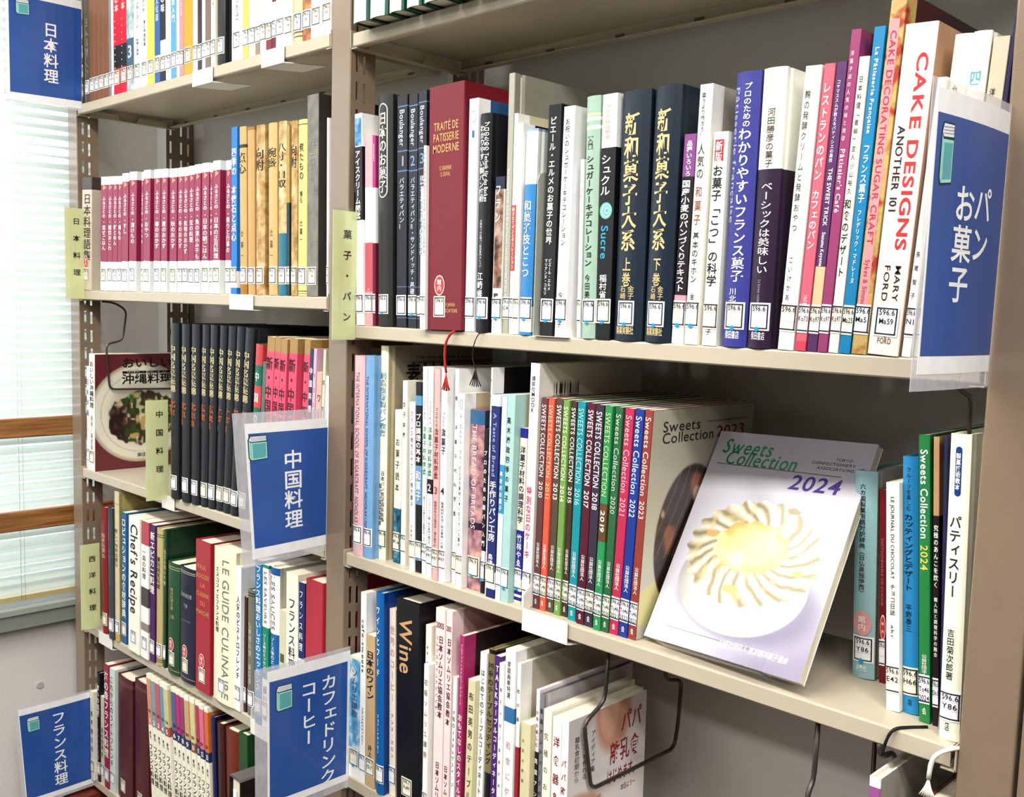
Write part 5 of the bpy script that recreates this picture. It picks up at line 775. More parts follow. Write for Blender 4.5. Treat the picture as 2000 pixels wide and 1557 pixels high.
B('R1','h',1.3709,-0.0300,0.0308,0.2700,0.194,0.0000,'#f4f2ea','unseen green hardcover with a broad white spine panel overhanging the shelf edge, eleventh from left',(),[],dict(joint='#14503a',group='green volumes on the top right shelf'))
B('R1','h',1.4054,-0.0300,0.0288,0.2700,0.194,0.0000,'#f4f2ea','unseen green hardcover with a broad white spine panel overhanging the shelf edge, twelfth from left',(),[],dict(joint='#14503a',group='green volumes on the top right shelf'))
B('R1','h',1.4385,-0.0300,0.0303,0.2700,0.194,0.0000,'#f4f2ea','unseen green hardcover with a broad white spine panel overhanging the shelf edge, thirteenth from left',(),[],dict(joint='#14503a',group='green volumes on the top right shelf'))
B('R1','h',1.4728,-0.0300,0.0290,0.2700,0.194,0.0000,'#f4f2ea','unseen green hardcover with a broad white spine panel overhanging the shelf edge, fourteenth from left',(),[],dict(joint='#14503a',group='green volumes on the top right shelf'))
B('R1','h',1.5057,-0.0300,0.0277,0.2700,0.194,0.0000,'#f4f2ea','unseen green hardcover with a broad white spine panel overhanging the shelf edge, fifteenth from left',(),[],dict(joint='#14503a',group='green volumes on the top right shelf'))
B('R1','h',1.5384,-0.0300,0.0289,0.2700,0.194,0.0000,'#f4f2ea','unseen green hardcover with a broad white spine panel overhanging the shelf edge, sixteenth from left',(),[],dict(joint='#14503a',group='green volumes on the top right shelf'))
B('R1','h',1.5708,-0.0300,0.0276,0.2700,0.194,0.0000,'#f4f2ea','unseen green hardcover with a broad white spine panel overhanging the shelf edge, seventeenth from left',(),[],dict(joint='#14503a',group='green volumes on the top right shelf'))
B('R1','h',1.6029,-0.0300,0.0285,0.2700,0.194,0.0000,'#f4f2ea','unseen green hardcover with a broad white spine panel overhanging the shelf edge, eighteenth from left',(),[],dict(joint='#14503a',group='green volumes on the top right shelf'))
B('R1','h',1.6357,-0.0300,0.0272,0.2700,0.194,0.0000,'#f4f2ea','unseen green hardcover with a broad white spine panel overhanging the shelf edge, nineteenth from left',(),[],dict(joint='#14503a',group='green volumes on the top right shelf'))
B('R1','h',1.6669,-0.0300,0.0284,0.2700,0.194,0.0000,'#f4f2ea','unseen green hardcover with a broad white spine panel overhanging the shelf edge, twentieth from left',(),[],dict(joint='#14503a',group='green volumes on the top right shelf'))
B('R1','h',1.6991,-0.0300,0.0270,0.2700,0.194,0.0000,'#f4f2ea','unseen green hardcover with a broad white spine panel overhanging the shelf edge, twenty-first from left',(),[],dict(joint='#14503a',group='green volumes on the top right shelf'))
B('R1','h',1.7298,-0.0300,0.0270,0.2700,0.194,0.0000,'#f4f2ea','unseen green hardcover with a broad white spine panel overhanging the shelf edge, twenty-second from left',(),[],dict(joint='#14503a',group='green volumes on the top right shelf'))
B('R1','h',1.7603,-0.0300,0.0274,0.2700,0.194,0.0000,'#f4f2ea','unseen green hardcover with a broad white spine panel overhanging the shelf edge, twenty-third from left',(),[],dict(joint='#14503a',group='green volumes on the top right shelf'))
B('R1','h',1.7911,-0.0300,0.0244,0.2700,0.194,0.0000,'#f4f2ea','unseen green hardcover with a broad white spine panel overhanging the shelf edge, twenty-fourth from left',(),[],dict(joint='#14503a',group='green volumes on the top right shelf'))
B('R2','p',0.9970,0.0000,0.0162,0.2938,0.200,-0.0357,'#eef0ea','white paperback with a blue ice drawing over a black title panel',(('v','アイスクリーム図鑑',0.17,0.5,0.4,0.62,'#f4f1e8',1),),[(0.155,0.5,'#1a1416')],dict(art2=('#3a90c8', 0.02, 0.15),call=('596.6', '')))
B('R2','m',1.0136,0.0030,0.0169,0.2624,0.194,-0.0255,'#f0b0b8',"pink magazine with pink and white blocks on the right bay's upper shelf",(('r','Chocolat',0.8,0.98,0.5,0.3,'#f8d0d0',0),),[(0.27,0.56,'#f4f1ea'),(0.56,0.82,'#e06878')],dict(call=('596.6', '')))
B('R2','m',1.0313,0.0030,0.0061,0.2608,0.193,-0.0259,'#b0307c',"thin magenta and maroon magazine on the right bay's upper shelf",(('r','chocolat',0.04,0.3,0.5,0.4,'#f4f1e8',0),),[(0.27,0.56,'#f4f1ea'),(0.56,1,'#701c38')],dict(call=('596.6', '')))
B('R2','h',1.0421,0.0000,0.0319,0.3123,0.190,-0.0250,'#2d2c29',"black cloth hardcover with a white outlined capsule title on the right bay's upper shelf",(('v','日本のお菓子',0.07,0.42,0.46,0.42,'#d6d4cc',1),('cap',0.035,0.44,0.46,0.62,'#d6d4cc')),[],dict(dot='d',call=('596.6', '')))
B('R2','p',1.0834,0.0030,0.0208,0.3082,0.200,-0.0207,'#22222c','dark navy bakery volume right of the black capsule title book',(('r','Boulanger',0.06,0.22,0.5,0.5,'#c4d0e4',0),('h','1',0.28,0.045,0.5,0.6,'#a8b0c8',0),('v','バラエティパンⅠ',0.35,0.574,0.5,0.42,'#c4d0dc',0)),[(0.045,0.05,'#6080b0'),(0.235,0.24,'#6080b0'),(0.32,0.325,'#6080b0'),(0.82,0.824,'#5070a0'),(0.955,0.959,'#5070a0')],dict(side='#3c1024',call=('596.6', '')))
B('R2','p',1.1082,0.0030,0.0177,0.3066,0.200,-0.0227,'#22222c',"dark navy bakery volume in the middle of its trio on the right bay's upper shelf",(('r','Boulanger',0.06,0.22,0.5,0.5,'#c4d0e4',0),('h','2',0.28,0.045,0.5,0.6,'#80b0e0',0),('v','バラエティパンⅡ・サンドイッチ・基礎技術',0.35,0.91,0.5,0.42,'#c4d0dc',0)),[(0.045,0.05,'#6080b0'),(0.235,0.24,'#6080b0'),(0.32,0.325,'#6080b0'),(0.82,0.824,'#5070a0'),(0.955,0.959,'#5070a0')],dict(side='#3c1024',dot='d',call=('596.6', '')))
B('R2','p',1.1268,0.0030,0.0168,0.3090,0.200,-0.0207,'#22222c','dark navy bakery volume left of the thick wine red book',(('r','Boulanger',0.06,0.22,0.5,0.5,'#c4d0e4',0),('h','3',0.28,0.045,0.5,0.6,'#80b0e0',0),('v','接客マニュアル・経営計画',0.35,0.686,0.5,0.42,'#c4d0dc',0)),[(0.045,0.05,'#6080b0'),(0.235,0.24,'#6080b0'),(0.32,0.325,'#6080b0'),(0.82,0.824,'#5070a0'),(0.955,0.959,'#5070a0')],dict(side='#181850',call=('596.6', '')))
B('R2','m',1.1464,-0.0090,0.0050,0.1831,0.135,-0.0178,'#cfeedd',"thin pale green booklet on the right bay's upper shelf",(('r','PATISSERIE SUCRE',0.1,0.8,0.5,0.6,'#408060',0),),[],dict(call=('596.6', '')))
B('R2','m',1.1517,-0.0090,0.0049,0.2356,0.174,-0.0190,'#f6f2ee',"thin white booklet with red lettering on the right bay's upper shelf",(('r','ET PAINS FANTAISIE VIENNOISERIE',0.04,0.7,0.5,0.6,'#b84050',0),),[],dict(call=('596.6', '')))
B('R2','f',1.1570,-0.0050,0.0663,0.3082,0.200,-0.0178,'#7c1a28',"very thick wine red hardcover with large gilt latin title on the right bay's upper shelf",(('h','TRAITÉ DE',0.165,0.035,0.5,0.7,'#e6b87a',0),('h','PATISSERIE',0.21,0.035,0.5,0.74,'#e6b87a',0),('h','MODERNE',0.255,0.035,0.5,0.76,'#e6b87a',0),('h','E. DARENNE',0.335,0.018,0.5,0.34,'#e6b87a',0),('h','E. DUVAL',0.36,0.018,0.5,0.28,'#e6b87a',0),('h','F JAPAN',0.895,0.016,0.68,0.26,'#e6b87a',0),('h','OCIATIONS',0.92,0.016,0.7,0.36,'#e6b87a',0)),[],dict(stk='r',labx=0.36,call=('596.6', '')))
B('R2','p',1.2236,0.0000,0.0169,0.2865,0.200,-0.0061,'#f3f5f5',"white paperback with a small blue emblem on the right bay's upper shelf",(('cross',0.05,0.1,0.5,0.6,'#b0c8e0'),('cross',0.015,0.035,0.5,0.2,'#2070b0'),('h','■',0.15,0.03,0.5,0.3,'#2080c0',1)),[],dict(side='#2c5f98',call=('596.6', '')))
B('R2','h',1.2436,-0.0020,0.0207,0.2661,0.192,-0.0036,'#1b1a20',"black hardcover with white two line title on the right bay's upper shelf",(('v','プロのための',0.04,0.17,0.66,0.34,'#f4f1e8',1),('v','わかりやすい製パン技術',0.05,0.4,0.3,0.42,'#f4f1e8',1),('r','Technik für das Backen',0.18,0.4,0.7,0.28,'#f4f1e8',0),('v','大阪あべの辻製パン技術専門カレッジ',0.48,0.7,0.36,0.2,'#d0d0d0',0),('v','江崎修',0.72,0.84,0.36,0.44,'#f4f1e8',1)),[],dict(dot='d',call=('596.6', '')))
B('R2','p',1.2675,0.0040,0.0164,0.1894,0.134,0.0024,'#efeadc',"paperback with a bread photograph over a white foot on the right bay's upper shelf",(('v','フラン',0.04,0.3,0.35,0.5,'#f4f1e8',1),('v','藤森二郎',0.74,0.86,0.4,0.45,'#1c1c1e',1)),[(0,0.08,'#1c2440')],dict(art2=('#a07058', 0.08, 0.71),dot='d',call=('596.6', '')))
B('R2','f',1.2870,0.0040,0.0100,0.3094,0.210,-0.0038,'#b4b2a2',"tall pale grey green hardcover with white latin spine on the right bay's upper shelf",(('r','THE INTERNATIONAL BOOK OF AUSTRALIAN CAKE DECORATING BY GAIL DORTER',0.36,0.9,0.4,0.4,'#e8e6dc',0),),[],dict(side='#9b998a',groove=1,call=('596.6', 'G14')))
B('R2','m',1.3008,0.0010,0.0061,0.2609,0.193,-0.0031,'#f2f0e8',"slim white magazine with a red title block on the right bay's upper shelf",(('v','ニューライフブックス',0.08,0.26,0.5,0.4,'#1c1c1e',0),('v','焼きたてパンとデコレーション',0.42,0.7,0.5,0.6,'#f4f1e8',0)),[(0.41,0.71,'#d85048')],dict(side='#e3d9b4',call=('596.6', '')))
B('R2','m',1.3085,0.0000,0.0086,0.2481,0.184,-0.0037,'#f4f2ec',"white paperback with faint grey title on the right bay's upper shelf",(('v','パスのベーシックブレッドブック',0.1,0.56,0.5,0.3,'#807878',0),),[],dict(side='#321e34',call=('596.6', '')))
B('R2','h',1.3199,-0.0020,0.0186,0.2399,0.173,0.0099,'#3d8ccc',"bright blue and white hardcover with white cursive title on the right bay's upper shelf",(('v','和菓子技とこつ',0.34,0.72,0.4,0.6,'#f4f1e8',0),),[(0,0.012,'#9ac0dc'),(0.012,0.265,'#f2f1ea'),(0.86,0.985,'#f2f1ea')],dict(dot='d',call=('596.6', '')))
B('R2','p',1.3514,0.0020,0.0200,0.2643,0.188,0.0116,'#161417',"black paperback with white vertical title on the right bay's upper shelf",(('v','ピエール・エルメのお菓子の世界',0.05,0.6,0.42,0.42,'#f4f1e8',1),('v','ピエール・エルメ',0.66,0.8,0.6,0.2,'#f4f1e8',0),('v','マリアンヌ・コモリ',0.66,0.82,0.3,0.2,'#f4f1e8',0)),[],dict(dot='d',call=('596.6', '')))
B('R2','p',1.3768,0.0000,0.0166,0.2594,0.184,0.0120,'#eff3ee',"white paperback with slender black title on the right bay's upper shelf",(('v','お祝いのシュガーケーキデコレーション',0.05,0.6,0.4,0.36,'#303030',0),('v','今田美奈子',0.8,0.96,0.4,0.36,'#303030',0)),[],dict(side='#c9b2ac',dot='d',call=('596.6', '')))
B('R2','m',1.4096,0.0010,0.0051,0.1992,0.147,-0.0164,'#f8f0f2',"slim white booklet with pink lettering on the right bay's upper shelf",(('v','シュガーアート',0.1,0.4,0.5,0.7,'#d88090',0),),[],dict(call=('596.6', '')))
B('R2','h',1.4182,-0.0020,0.0197,0.2662,0.192,-0.0180,'#a9c8b2',"pale green hardcover with cream rules on the right bay's upper shelf",(('v','［入門］',0.15,0.23,0.4,0.36,'#1c1c1e',0),('v','シュガーケーキデコレーション',0.24,0.7,0.4,0.5,'#1c1c1e',1),('v','今田美奈子',0.73,0.9,0.4,0.36,'#1c1c1e',0)),[(0.07,0.08,'#e8e0b8'),(0.085,0.1,'#f3efdc'),(0.12,0.135,'#f3efdc')],dict(dot='d',call=('596.6', '')))
B('R2','p',1.4390,-0.0010,0.0208,0.2656,0.189,-0.0077,'#121216',"black paperback with white head and a turquoise sugar rose on the right bay's upper shelf",(('v','プロの技術教本',0.04,0.18,0.4,0.34,'#e8b8a8',0),('v','シュクル',0.24,0.41,0.36,0.56,'#f4f1e8',1),('r','Sucre',0.53,0.67,0.42,0.5,'#40b0d8',1),('v','稲村省',0.73,0.83,0.42,0.42,'#f4f1e8',0)),[(0,0.215,'#f1eeea')],dict(dot='d',rose=(0.41, 0.53),call=('596.6', '')))
B('R2','h',1.4632,-0.0020,0.0382,0.2653,0.190,-0.0024,'#1b2836','thick dark navy hardcover with heavy gold brush title, left volume',(('v','新和菓子大系',0.085,0.64,0.44,0.46,'#e9d196',2),('v','上巻',0.66,0.78,0.44,0.26,'#e9d196',1),('v','金子',0.775,0.832,0.62,0.18,'#e9d196',0),('v','石崎',0.775,0.832,0.34,0.18,'#e9d196',0),('h','製菓実験社',0.958,0.026,0.44,0.64,'#e9d196',1)),[],dict(dot='d',call=('596.6', '')))
B('R2','h',1.5048,-0.0020,0.0333,0.2651,0.190,0.0065,'#1b2836','thick dark navy hardcover with heavy gold brush title, right volume',(('v','新和菓子大系',0.085,0.64,0.44,0.46,'#e9d196',2),('v','下巻',0.66,0.78,0.44,0.26,'#e9d196',1),('v','金子',0.775,0.832,0.62,0.18,'#e9d196',0),('v','石崎',0.775,0.832,0.34,0.18,'#e9d196',0),('h','製菓実験社',0.958,0.026,0.44,0.64,'#e9d196',1)),[],dict(dot='d',call=('596.6', '')))
B('R2','p',1.5385,0.0040,0.0149,0.2139,0.152,0.0229,'#f1eee8',"paperback with a purple head and black title panel on the right bay's upper shelf",(('v','品種いろいろ',0.03,0.2,0.5,0.4,'#f4f1e8',1),('v','国産小麦のパンづくりテキスト',0.215,0.75,0.42,0.6,'#f4f1e8',1)),[(0,0.2,'#8c4a90'),(0.2,0.765,'#1a1214'),(0.765,0.84,'#d8a0b4')],dict(dot='d',call=('596.6', '')))
B('R2','p',1.5576,0.0000,0.0156,0.2603,0.185,0.0189,'#f0ecdf',"ivory paperback with spaced black and red title on the right bay's upper shelf",(('v','買うより作ろう！',0.03,0.2,0.35,0.28,'#1c1c1e',0),('v','人気の',0.22,0.36,0.4,0.46,'#1c1c1e',0),('v','和菓子',0.38,0.54,0.4,0.46,'#a05030',0),('v','基本のキホン',0.56,0.76,0.4,0.42,'#1c1c1e',0),('v','金塚晴子',0.8,0.9,0.4,0.3,'#1c1c1e',0)),[],dict(side='#c4bda4',dot='d',call=('596.6', '')))
B('R2','p',1.5790,0.0000,0.0169,0.2118,0.150,0.0123,'#f4f0e2','cream paperback with a small red square label at its head',(('v','お菓子「こつ」の科学',0.15,0.72,0.42,0.6,'#1c1c1e',1),('v','新版',0.04,0.14,0.42,0.4,'#f4f1e8',1),('v','河田昌子',0.82,0.95,0.42,0.36,'#1c1c1e',0)),[],dict(redsq=(0.035, 0.135),call=('596.6', '')))
B('R2','h',1.6024,-0.0020,0.0276,0.2661,0.192,0.0065,'#3a3c92',"thick violet blue hardcover with bold white title on the right bay's upper shelf",(('v','プロのための',0.04,0.2,0.56,0.26,'#f4f1e8',1),('v','わかりやすいフランス菓子',0.2,0.76,0.52,0.44,'#f4f1e8',1),('r','Pâtisserie française',0.05,0.7,0.12,0.2,'#b8b8e0',0),('v','川北',0.78,0.835,0.4,0.26,'#f4f1e8',0),('h','柴田書店',0.955,0.024,0.45,0.6,'#d8d8f0',1)),[],dict(dot='d',call=('596.6', '')))
B('R2','h',1.6314,-0.0020,0.0249,0.2657,0.200,0.0108,'#33203a',"thick dark plum hardcover with a white upper half on the right bay's upper shelf",(('v','河田勝彦の菓子',0.14,0.35,0.5,0.3,'#504030',0),('v','ベーシックは美味しい',0.4,0.73,0.5,0.42,'#f4f1e8',0),('r','La bonne cuisine est au vrai',0.75,0.9,0.45,0.14,'#b0a0b8',0),('h','柴田書店',0.955,0.024,0.5,0.6,'#d8d8e0',0)),[(0,0.355,'#f3eee2')],dict(dot='d',call=('596.6', '')))
B('R2','p',1.6654,0.0000,0.0165,0.2621,0.186,0.0485,'#f5f0e4',"white paperback with brown dough shading on its right side on the right bay's upper shelf",(('v','麹の発酵クリームと発酵おやつ',0.08,0.58,0.3,0.3,'#504840',0),('v','こいけかおる',0.66,0.86,0.3,0.24,'#1c1c1e',0)),[],dict(side='#c8987c',call=('596.6', '')))
B('R2','m',1.6838,0.0000,0.0109,0.2618,0.194,0.0499,'#e8687c',"coral pink paperback with white title on the right bay's upper shelf",(('v','レストランのパン',0.06,0.4,0.45,0.6,'#f4f1e8',1),('v','カフェのパン',0.43,0.64,0.45,0.6,'#f4f1e8',1),('v','近藤敦志',0.8,0.9,0.5,0.36,'#f8d0d4',0)),[(0.965,1,'#e04860')],dict(call=('596.6', 'Ko73')))
B('R2','m',1.6954,0.0010,0.0102,0.2622,0.194,0.0495,'#5c3468',"purple paperback with a sugar craft photograph at its foot on the right bay's upper shelf",(('v','コヤマススムが教えるパティシエの裏技',0.06,0.34,0.4,0.3,'#e8d8f0',0),('r','THE SWEET TRICK',0.36,0.56,0.5,0.42,'#f4f1e8',1),('r','Susumu Koyama',0.58,0.7,0.5,0.36,'#f4f1e8',1)),[(0.7,0.84,'#e8cca0')],dict(call=('596.6', 'Ko97')))
B('R2','m',1.7066,0.0000,0.0097,0.2881,0.200,0.0502,'#a04070',"magenta paperback with pale script, tallest of the purples on the right bay's upper shelf",(('v','洋菓子店の人気の味と技術',0.06,0.34,0.35,0.3,'#f0d0e0',0),('r',"Pâtissier's Café",0.36,0.56,0.45,0.5,'#f0e0ec',0)),[],dict(side='#6c1824',call=('596.6', 'Ko97')))
B('R2','p',1.7176,0.0000,0.0096,0.2633,0.187,0.0476,'#efe9d4',"cream paperback with black brush like title on the right bay's upper shelf",(('v','日本料理「青柳」主人小山裕久',0.06,0.46,0.4,0.38,'#1c1c1e',0),('v','和食のデザート',0.47,0.74,0.4,0.6,'#1c1c1e',1)),[],dict(call=('596.6', 'Ko97')))
B('R2','m',1.7282,0.0000,0.0107,0.2869,0.200,0.0490,'#1c86bc',"azure paperback with white title on the right bay's upper shelf",(('r','La Pâtisserie Française',0.06,0.32,0.5,0.36,'#f4f1e8',1),('v','フランス菓子',0.35,0.53,0.5,0.5,'#f4f1e8',1),('v','フレデリック・マドレーヌ',0.55,0.78,0.5,0.32,'#f4f1e8',0)),[],dict(side='#d8d0b0',call=('596.6', 'Ma25')))
B('R2','p',1.7401,0.0000,0.0141,0.3129,0.200,0.0525,'#c8b468',"tall floral hardcover with a pink title panel on the right bay's upper shelf",(('r','CAKE DECORATING SUGAR CRAFT',0.1,0.69,0.4,0.42,'#c83848',0),('r','Sykes & Simmons',0.73,0.88,0.4,0.34,'#c84858',0)),[],dict(art=('#c8b468', '#e0a070', '#b03828'),side='#401018',pinkpan=(0.07, 0.9),call=('596.6', 'Ma51')))
B('R2','f',1.7556,-0.0010,0.0286,0.2832,0.190,0.0537,'#f3dcd0',"very thick blush hardcover with red and black latin title on the right bay's upper shelf",(('r','CAKE DESIGNS',0.085,0.68,0.66,0.36,'#d43438',2),('r','ANOTHER 101',0.3,0.56,0.26,0.24,'#20181a',1),('r','MARY',0.72,0.835,0.68,0.19,'#20181a',0),('r','FORD',0.72,0.835,0.34,0.19,'#20181a',0),('h','FORD',0.955,0.02,0.5,0.45,'#604840',0),('cross',0.925,0.945,0.5,0.2,'#604840')),[],dict(side='#cf9f80',cleanlab=1,call=('596.6', 'Ma59')))
B('R2','p',1.7859,0.0010,0.0082,0.2365,0.168,0.0624,'#edf0e4',"white paperback half behind the hanging bakery sign on the right bay's upper shelf",(('v','長尾智子',0.6,0.8,0.4,0.4,'#1c1c1e',0),),[],dict(call=('596.6', 'N1')))
B('R2','h',1.7944,0.0040,0.0159,0.2702,0.195,0.0620,'#efe9cc',"cream hardcover left of the turquoise titled one on the right bay's upper shelf",(('v','九の洋菓子',0.12,0.6,0.4,0.35,'#1c1c1e',1),),[],dict(call=('596.6', '')))
B('R2','h',1.8119,0.0020,0.0148,0.2696,0.194,0.0564,'#eee9d4',"cream hardcover with large turquoise title characters on the right bay's upper shelf",(('v','四季の菓子',0.08,0.66,0.42,0.56,'#58b4c8',1),),[],dict(call=('596.6', '')))
B('R2','p',1.8281,0.0040,0.0131,0.2631,0.187,0.0561,'#cfc6ac',"putty coloured paperback right of the turquoise titled one on the right bay's upper shelf",(('v','洋菓子教本',0.14,0.4,0.35,0.3,'#1c1c1e',0),),[],dict(call=('596.6', '')))
B('R2','p',1.8424,0.0030,0.0025,0.2839,0.200,0.0564,'#241c4c',"thin dark blue volume against the right post on the right bay's upper shelf",(),[],dict(call=('596.6', '')))
B('R3','h',0.9913,0.0007,0.0237,0.2899,0.200,-0.0038,'#eec2c6',"pink hardcover with purple latin title on the right bay's middle shelf",(('r','THE INTERNATIONAL SCHOOL OF SUGARCRAFT  NICHOLAS LODGE',0.08,0.93,0.45,0.42,'#a05a78',0),),[],dict(call=('596.6', '')))
B('R3','h',1.0154,0.0021,0.0202,0.2913,0.200,-0.0035,'#7fb2e2',"light blue hardcover with navy latin title on the right bay's middle shelf",(('r','THE INTERNATIONAL SCHOOL OF SUGARCRAFT  NICHOLAS LODGE',0.1,0.88,0.35,0.34,'#28508c',0),),[],dict(call=('596.6', '')))
B('R3','h',1.0359,0.0136,0.0170,0.3059,0.205,-0.0038,'#efe7cc',"tall cream hardcover with teal outlined title on the right bay's middle shelf",(('v','創造技術製パン教書',0.12,0.42,0.45,0.75,'#4898a8',0),('v','日本パン技術協会会長',0.58,0.82,0.6,0.36,'#1c1c1e',0),('v','製パン技術指導課',0.64,0.84,0.25,0.36,'#1c1c1e',0)),[],dict(side='#d2c39a',dot='d',cover='sozai',call=('596.6', '')))
B('R3','p',1.0658,0.0186,0.0145,0.2179,0.155,-0.0066,'#eee8d0',"cream paperback with a blue flower on its lower half on the right bay's middle shelf",(('v','お菓子読本',0.17,0.54,0.5,0.52,'#1c1c1e',0),),[(0.64,1,'#1d5c7c')],dict(art2=('#2a7898', 0.64, 0.98),side='#3a4a44',call=('596.6', 'Ka')))
B('R3','p',1.0806,0.0200,0.0103,0.2597,0.184,-0.0071,'#efe9d6',"set back cream paperback showing above a shorter one on the right bay's middle shelf",(('v','女子栄養',0.1,0.32,0.4,0.5,'#1c1c1e',0),),[],dict(call=('596.6', '')))
B('R3','m',1.1143,0.0082,0.0110,0.2331,0.172,-0.0258,'#f4f3ee',"slim white paperback with thin grey title on the right bay's middle shelf",(('v','フランス地方のやさしい焼き菓子',0.05,0.62,0.45,0.45,'#686868',0),('v','大森由紀子',0.72,0.85,0.4,0.3,'#686868',0)),[],dict(call=('596.6', '')))
B('R3','m',1.1257,0.0095,0.0122,0.2609,0.193,-0.0262,'#18161a',"black slim paperback with white and blue title blocks on the right bay's middle shelf",(('v','プロ調理の基本',0.16,0.42,0.5,0.7,'#f4f1e8',1),('v','和菓子',0.46,0.62,0.5,0.75,'#e8f0f8',1)),[(0.435,0.64,'#6c9cc8'),(0.07,0.12,'#5aa0d0')],dict(dot='d',call=('596.6', '')))
B('R3','m',1.1392,0.0094,0.0092,0.2828,0.200,-0.0219,'#f5f4f0',"white slim magazine volume with green and orange title on the right bay's middle shelf",(('v','プロのための',0.14,0.25,0.5,0.36,'#707070',0),('v','洋菓子材料図鑑',0.28,0.52,0.5,0.62,'#2c9a68',1),('v','菓子づくりの幅を広げる製菓材料120',0.62,0.84,0.5,0.4,'#404040',0),('h',' ',0.57,0.035,0.5,0.7,'#fff',1)),[],dict(call=('596.6', 'P97')))
B('R3','m',1.1530,0.0059,0.0105,0.2838,0.200,-0.0176,'#f5f4f0',"white slim magazine volume with a black numeral 2 square on the right bay's middle shelf",(('v','プロのための',0.16,0.27,0.5,0.36,'#707070',0),('v','洋菓子材料図鑑',0.28,0.52,0.5,0.62,'#2c8a50',1),('v','トップシェフに聞く私の素材の選び方',0.62,0.84,0.5,0.4,'#404040',0),('h','2',0.57,0.035,0.5,0.7,'#fff',1)),[(0.53,0.6,'#1c1c1e')],dict(call=('596.6', 'P97')))
B('R3','m',1.1692,0.0016,0.0110,0.2824,0.200,-0.0106,'#f2c0bc',"pink slim magazine volume with a red numeral 3 on the right bay's middle shelf",(('v','プロのための',0.18,0.29,0.5,0.36,'#707070',0),('v','洋菓子材料図鑑',0.28,0.52,0.5,0.62,'#a01830',1),('v','製菓材料の工場見学／焼き菓子の',0.62,0.84,0.5,0.4,'#a02030',0),('h','3',0.57,0.035,0.5,0.7,'#c03040',1)),[],dict(call=('596.6', 'P97')))
B('R3','m',1.1805,0.0035,0.0121,0.2837,0.200,-0.0110,'#f5f4f0',"white magazine volume with a black numeral 4 on the right bay's middle shelf",(('v','プロのための',0.2,0.31,0.5,0.36,'#707070',0),('v','洋菓子',0.28,0.4,0.5,0.62,'#282828',1),('v','製菓材料を深く知る産地への旅',0.62,0.84,0.5,0.4,'#404040',0),('h','4',0.57,0.035,0.5,0.7,'#303030',1)),[],dict(side='#dcdcd8',call=('596.6', 'P97')))
B('R3','m',1.2008,0.0089,0.0070,0.2836,0.200,-0.0091,'#f0f0ea',"set back white magazine right of the numeral 4 volume on the right bay's middle shelf",(('v','新・洋菓子材料図鑑',0.1,0.7,0.5,0.6,'#1c1c1e',0),),[],dict(call=('596.6', '')))
B('R3','p',1.2148,0.0030,0.0111,0.2537,0.180,-0.0099,'#f5f3ea',"white paperback with blue crest and thin black title on the right bay's middle shelf",(('v','ル・コルドン・ブルーの20の素材と41のフランス菓子',0.1,0.79,0.45,0.34,'#1c1c1e',0),('cross',0.03,0.08,0.45,0.4,'#3880b8')),[],dict(side='#cdbd98',call=('596.6', '')))
B('R3','h',1.2262,0.0093,0.0266,0.2341,0.169,-0.0038,'#b87880',"thick photographic bread hardcover on the right bay's middle shelf",(('r','THE BREAD OF BREADS',0.08,0.66,0.45,0.34,'#f0c8cc',0),),[(0,0.08,'#3a6c98'),(0.62,0.66,'#302838')],dict(art=('#c08890', '#e8b8a8', '#684058'),side='#2a3850',dot='d',call=('596.6', '')))
B('R3','p',1.2557,0.0084,0.0065,0.2126,0.151,0.0027,'#1c1a24',"slim black paperback with white title on the right bay's middle shelf",(('v','プロのための製パン入門',0.12,0.72,0.5,0.7,'#f4f1e8',1),),[(0.74,0.82,'#e8e4e0')],dict(dot='d',call=('596.6', '')))
B('R3','p',1.2625,0.0100,0.0033,0.2897,0.200,0.0023,'#e6e6e6','tall volume with a black cover showing above the navy one',(('v','大人パンづくり',0.02,0.5,0.5,0.9,'#1c1c1e',0),),[],dict(side='#0d0c0d',call=('596.6', '')))
B('R3','p',1.2717,0.0028,0.0152,0.2574,0.183,0.0043,'#232c74',"navy paperback with white title and pale head on the right bay's middle shelf",(('r','A Taste of Bread',0.09,0.4,0.5,0.4,'#b8c4e8',0),('v','手作りパン工房',0.42,0.72,0.5,0.66,'#f4f1e8',1),('v','島津睦子',0.78,0.9,0.45,0.5,'#f4f1e8',0)),[(0,0.055,'#e4ecf0'),(0.87,0.955,'#f0f0ee')],dict(call=('596.6', '')))
B('R3','m',1.2873,0.0041,0.0090,0.2557,0.189,0.0108,'#cfe6ec',"slim pale aqua paperback with a blue patch on the right bay's middle shelf",(('v','基本のお菓子',0.36,0.56,0.4,0.5,'#f4f1e8',1),),[(0.33,0.57,'#3a9cc8')],dict(side='#4a1c20',call=('596.6', '')))
B('R3','p',1.2978,0.0031,0.0134,0.2598,0.184,0.0107,'#b8e2dc',"mint green paperback with a fruit picture on its cover on the right bay's middle shelf",(('v','高木康政四季の菓子',0.1,0.52,0.3,0.4,'#1c1c1e',1),),[],dict(side='#c8bc90',dot='d',call=('596.6', '')))
B('R3','p',1.3116,0.0128,0.0116,0.2192,0.156,0.0145,'#eee8ce',"paperback with navy head and foot bands on the right bay's middle shelf",(('v','洋菓子材料の調理科学',0.1,0.54,0.5,0.66,'#1c1c50',1),('v','竹林やゑ子',0.6,0.84,0.5,0.6,'#f4f1e8',1)),[(0,0.055,'#28289a'),(0.58,0.86,'#28289a'),(0.93,0.95,'#28289a'),(0.965,0.985,'#28289a')],dict(dot='d',call=('596.6', '')))
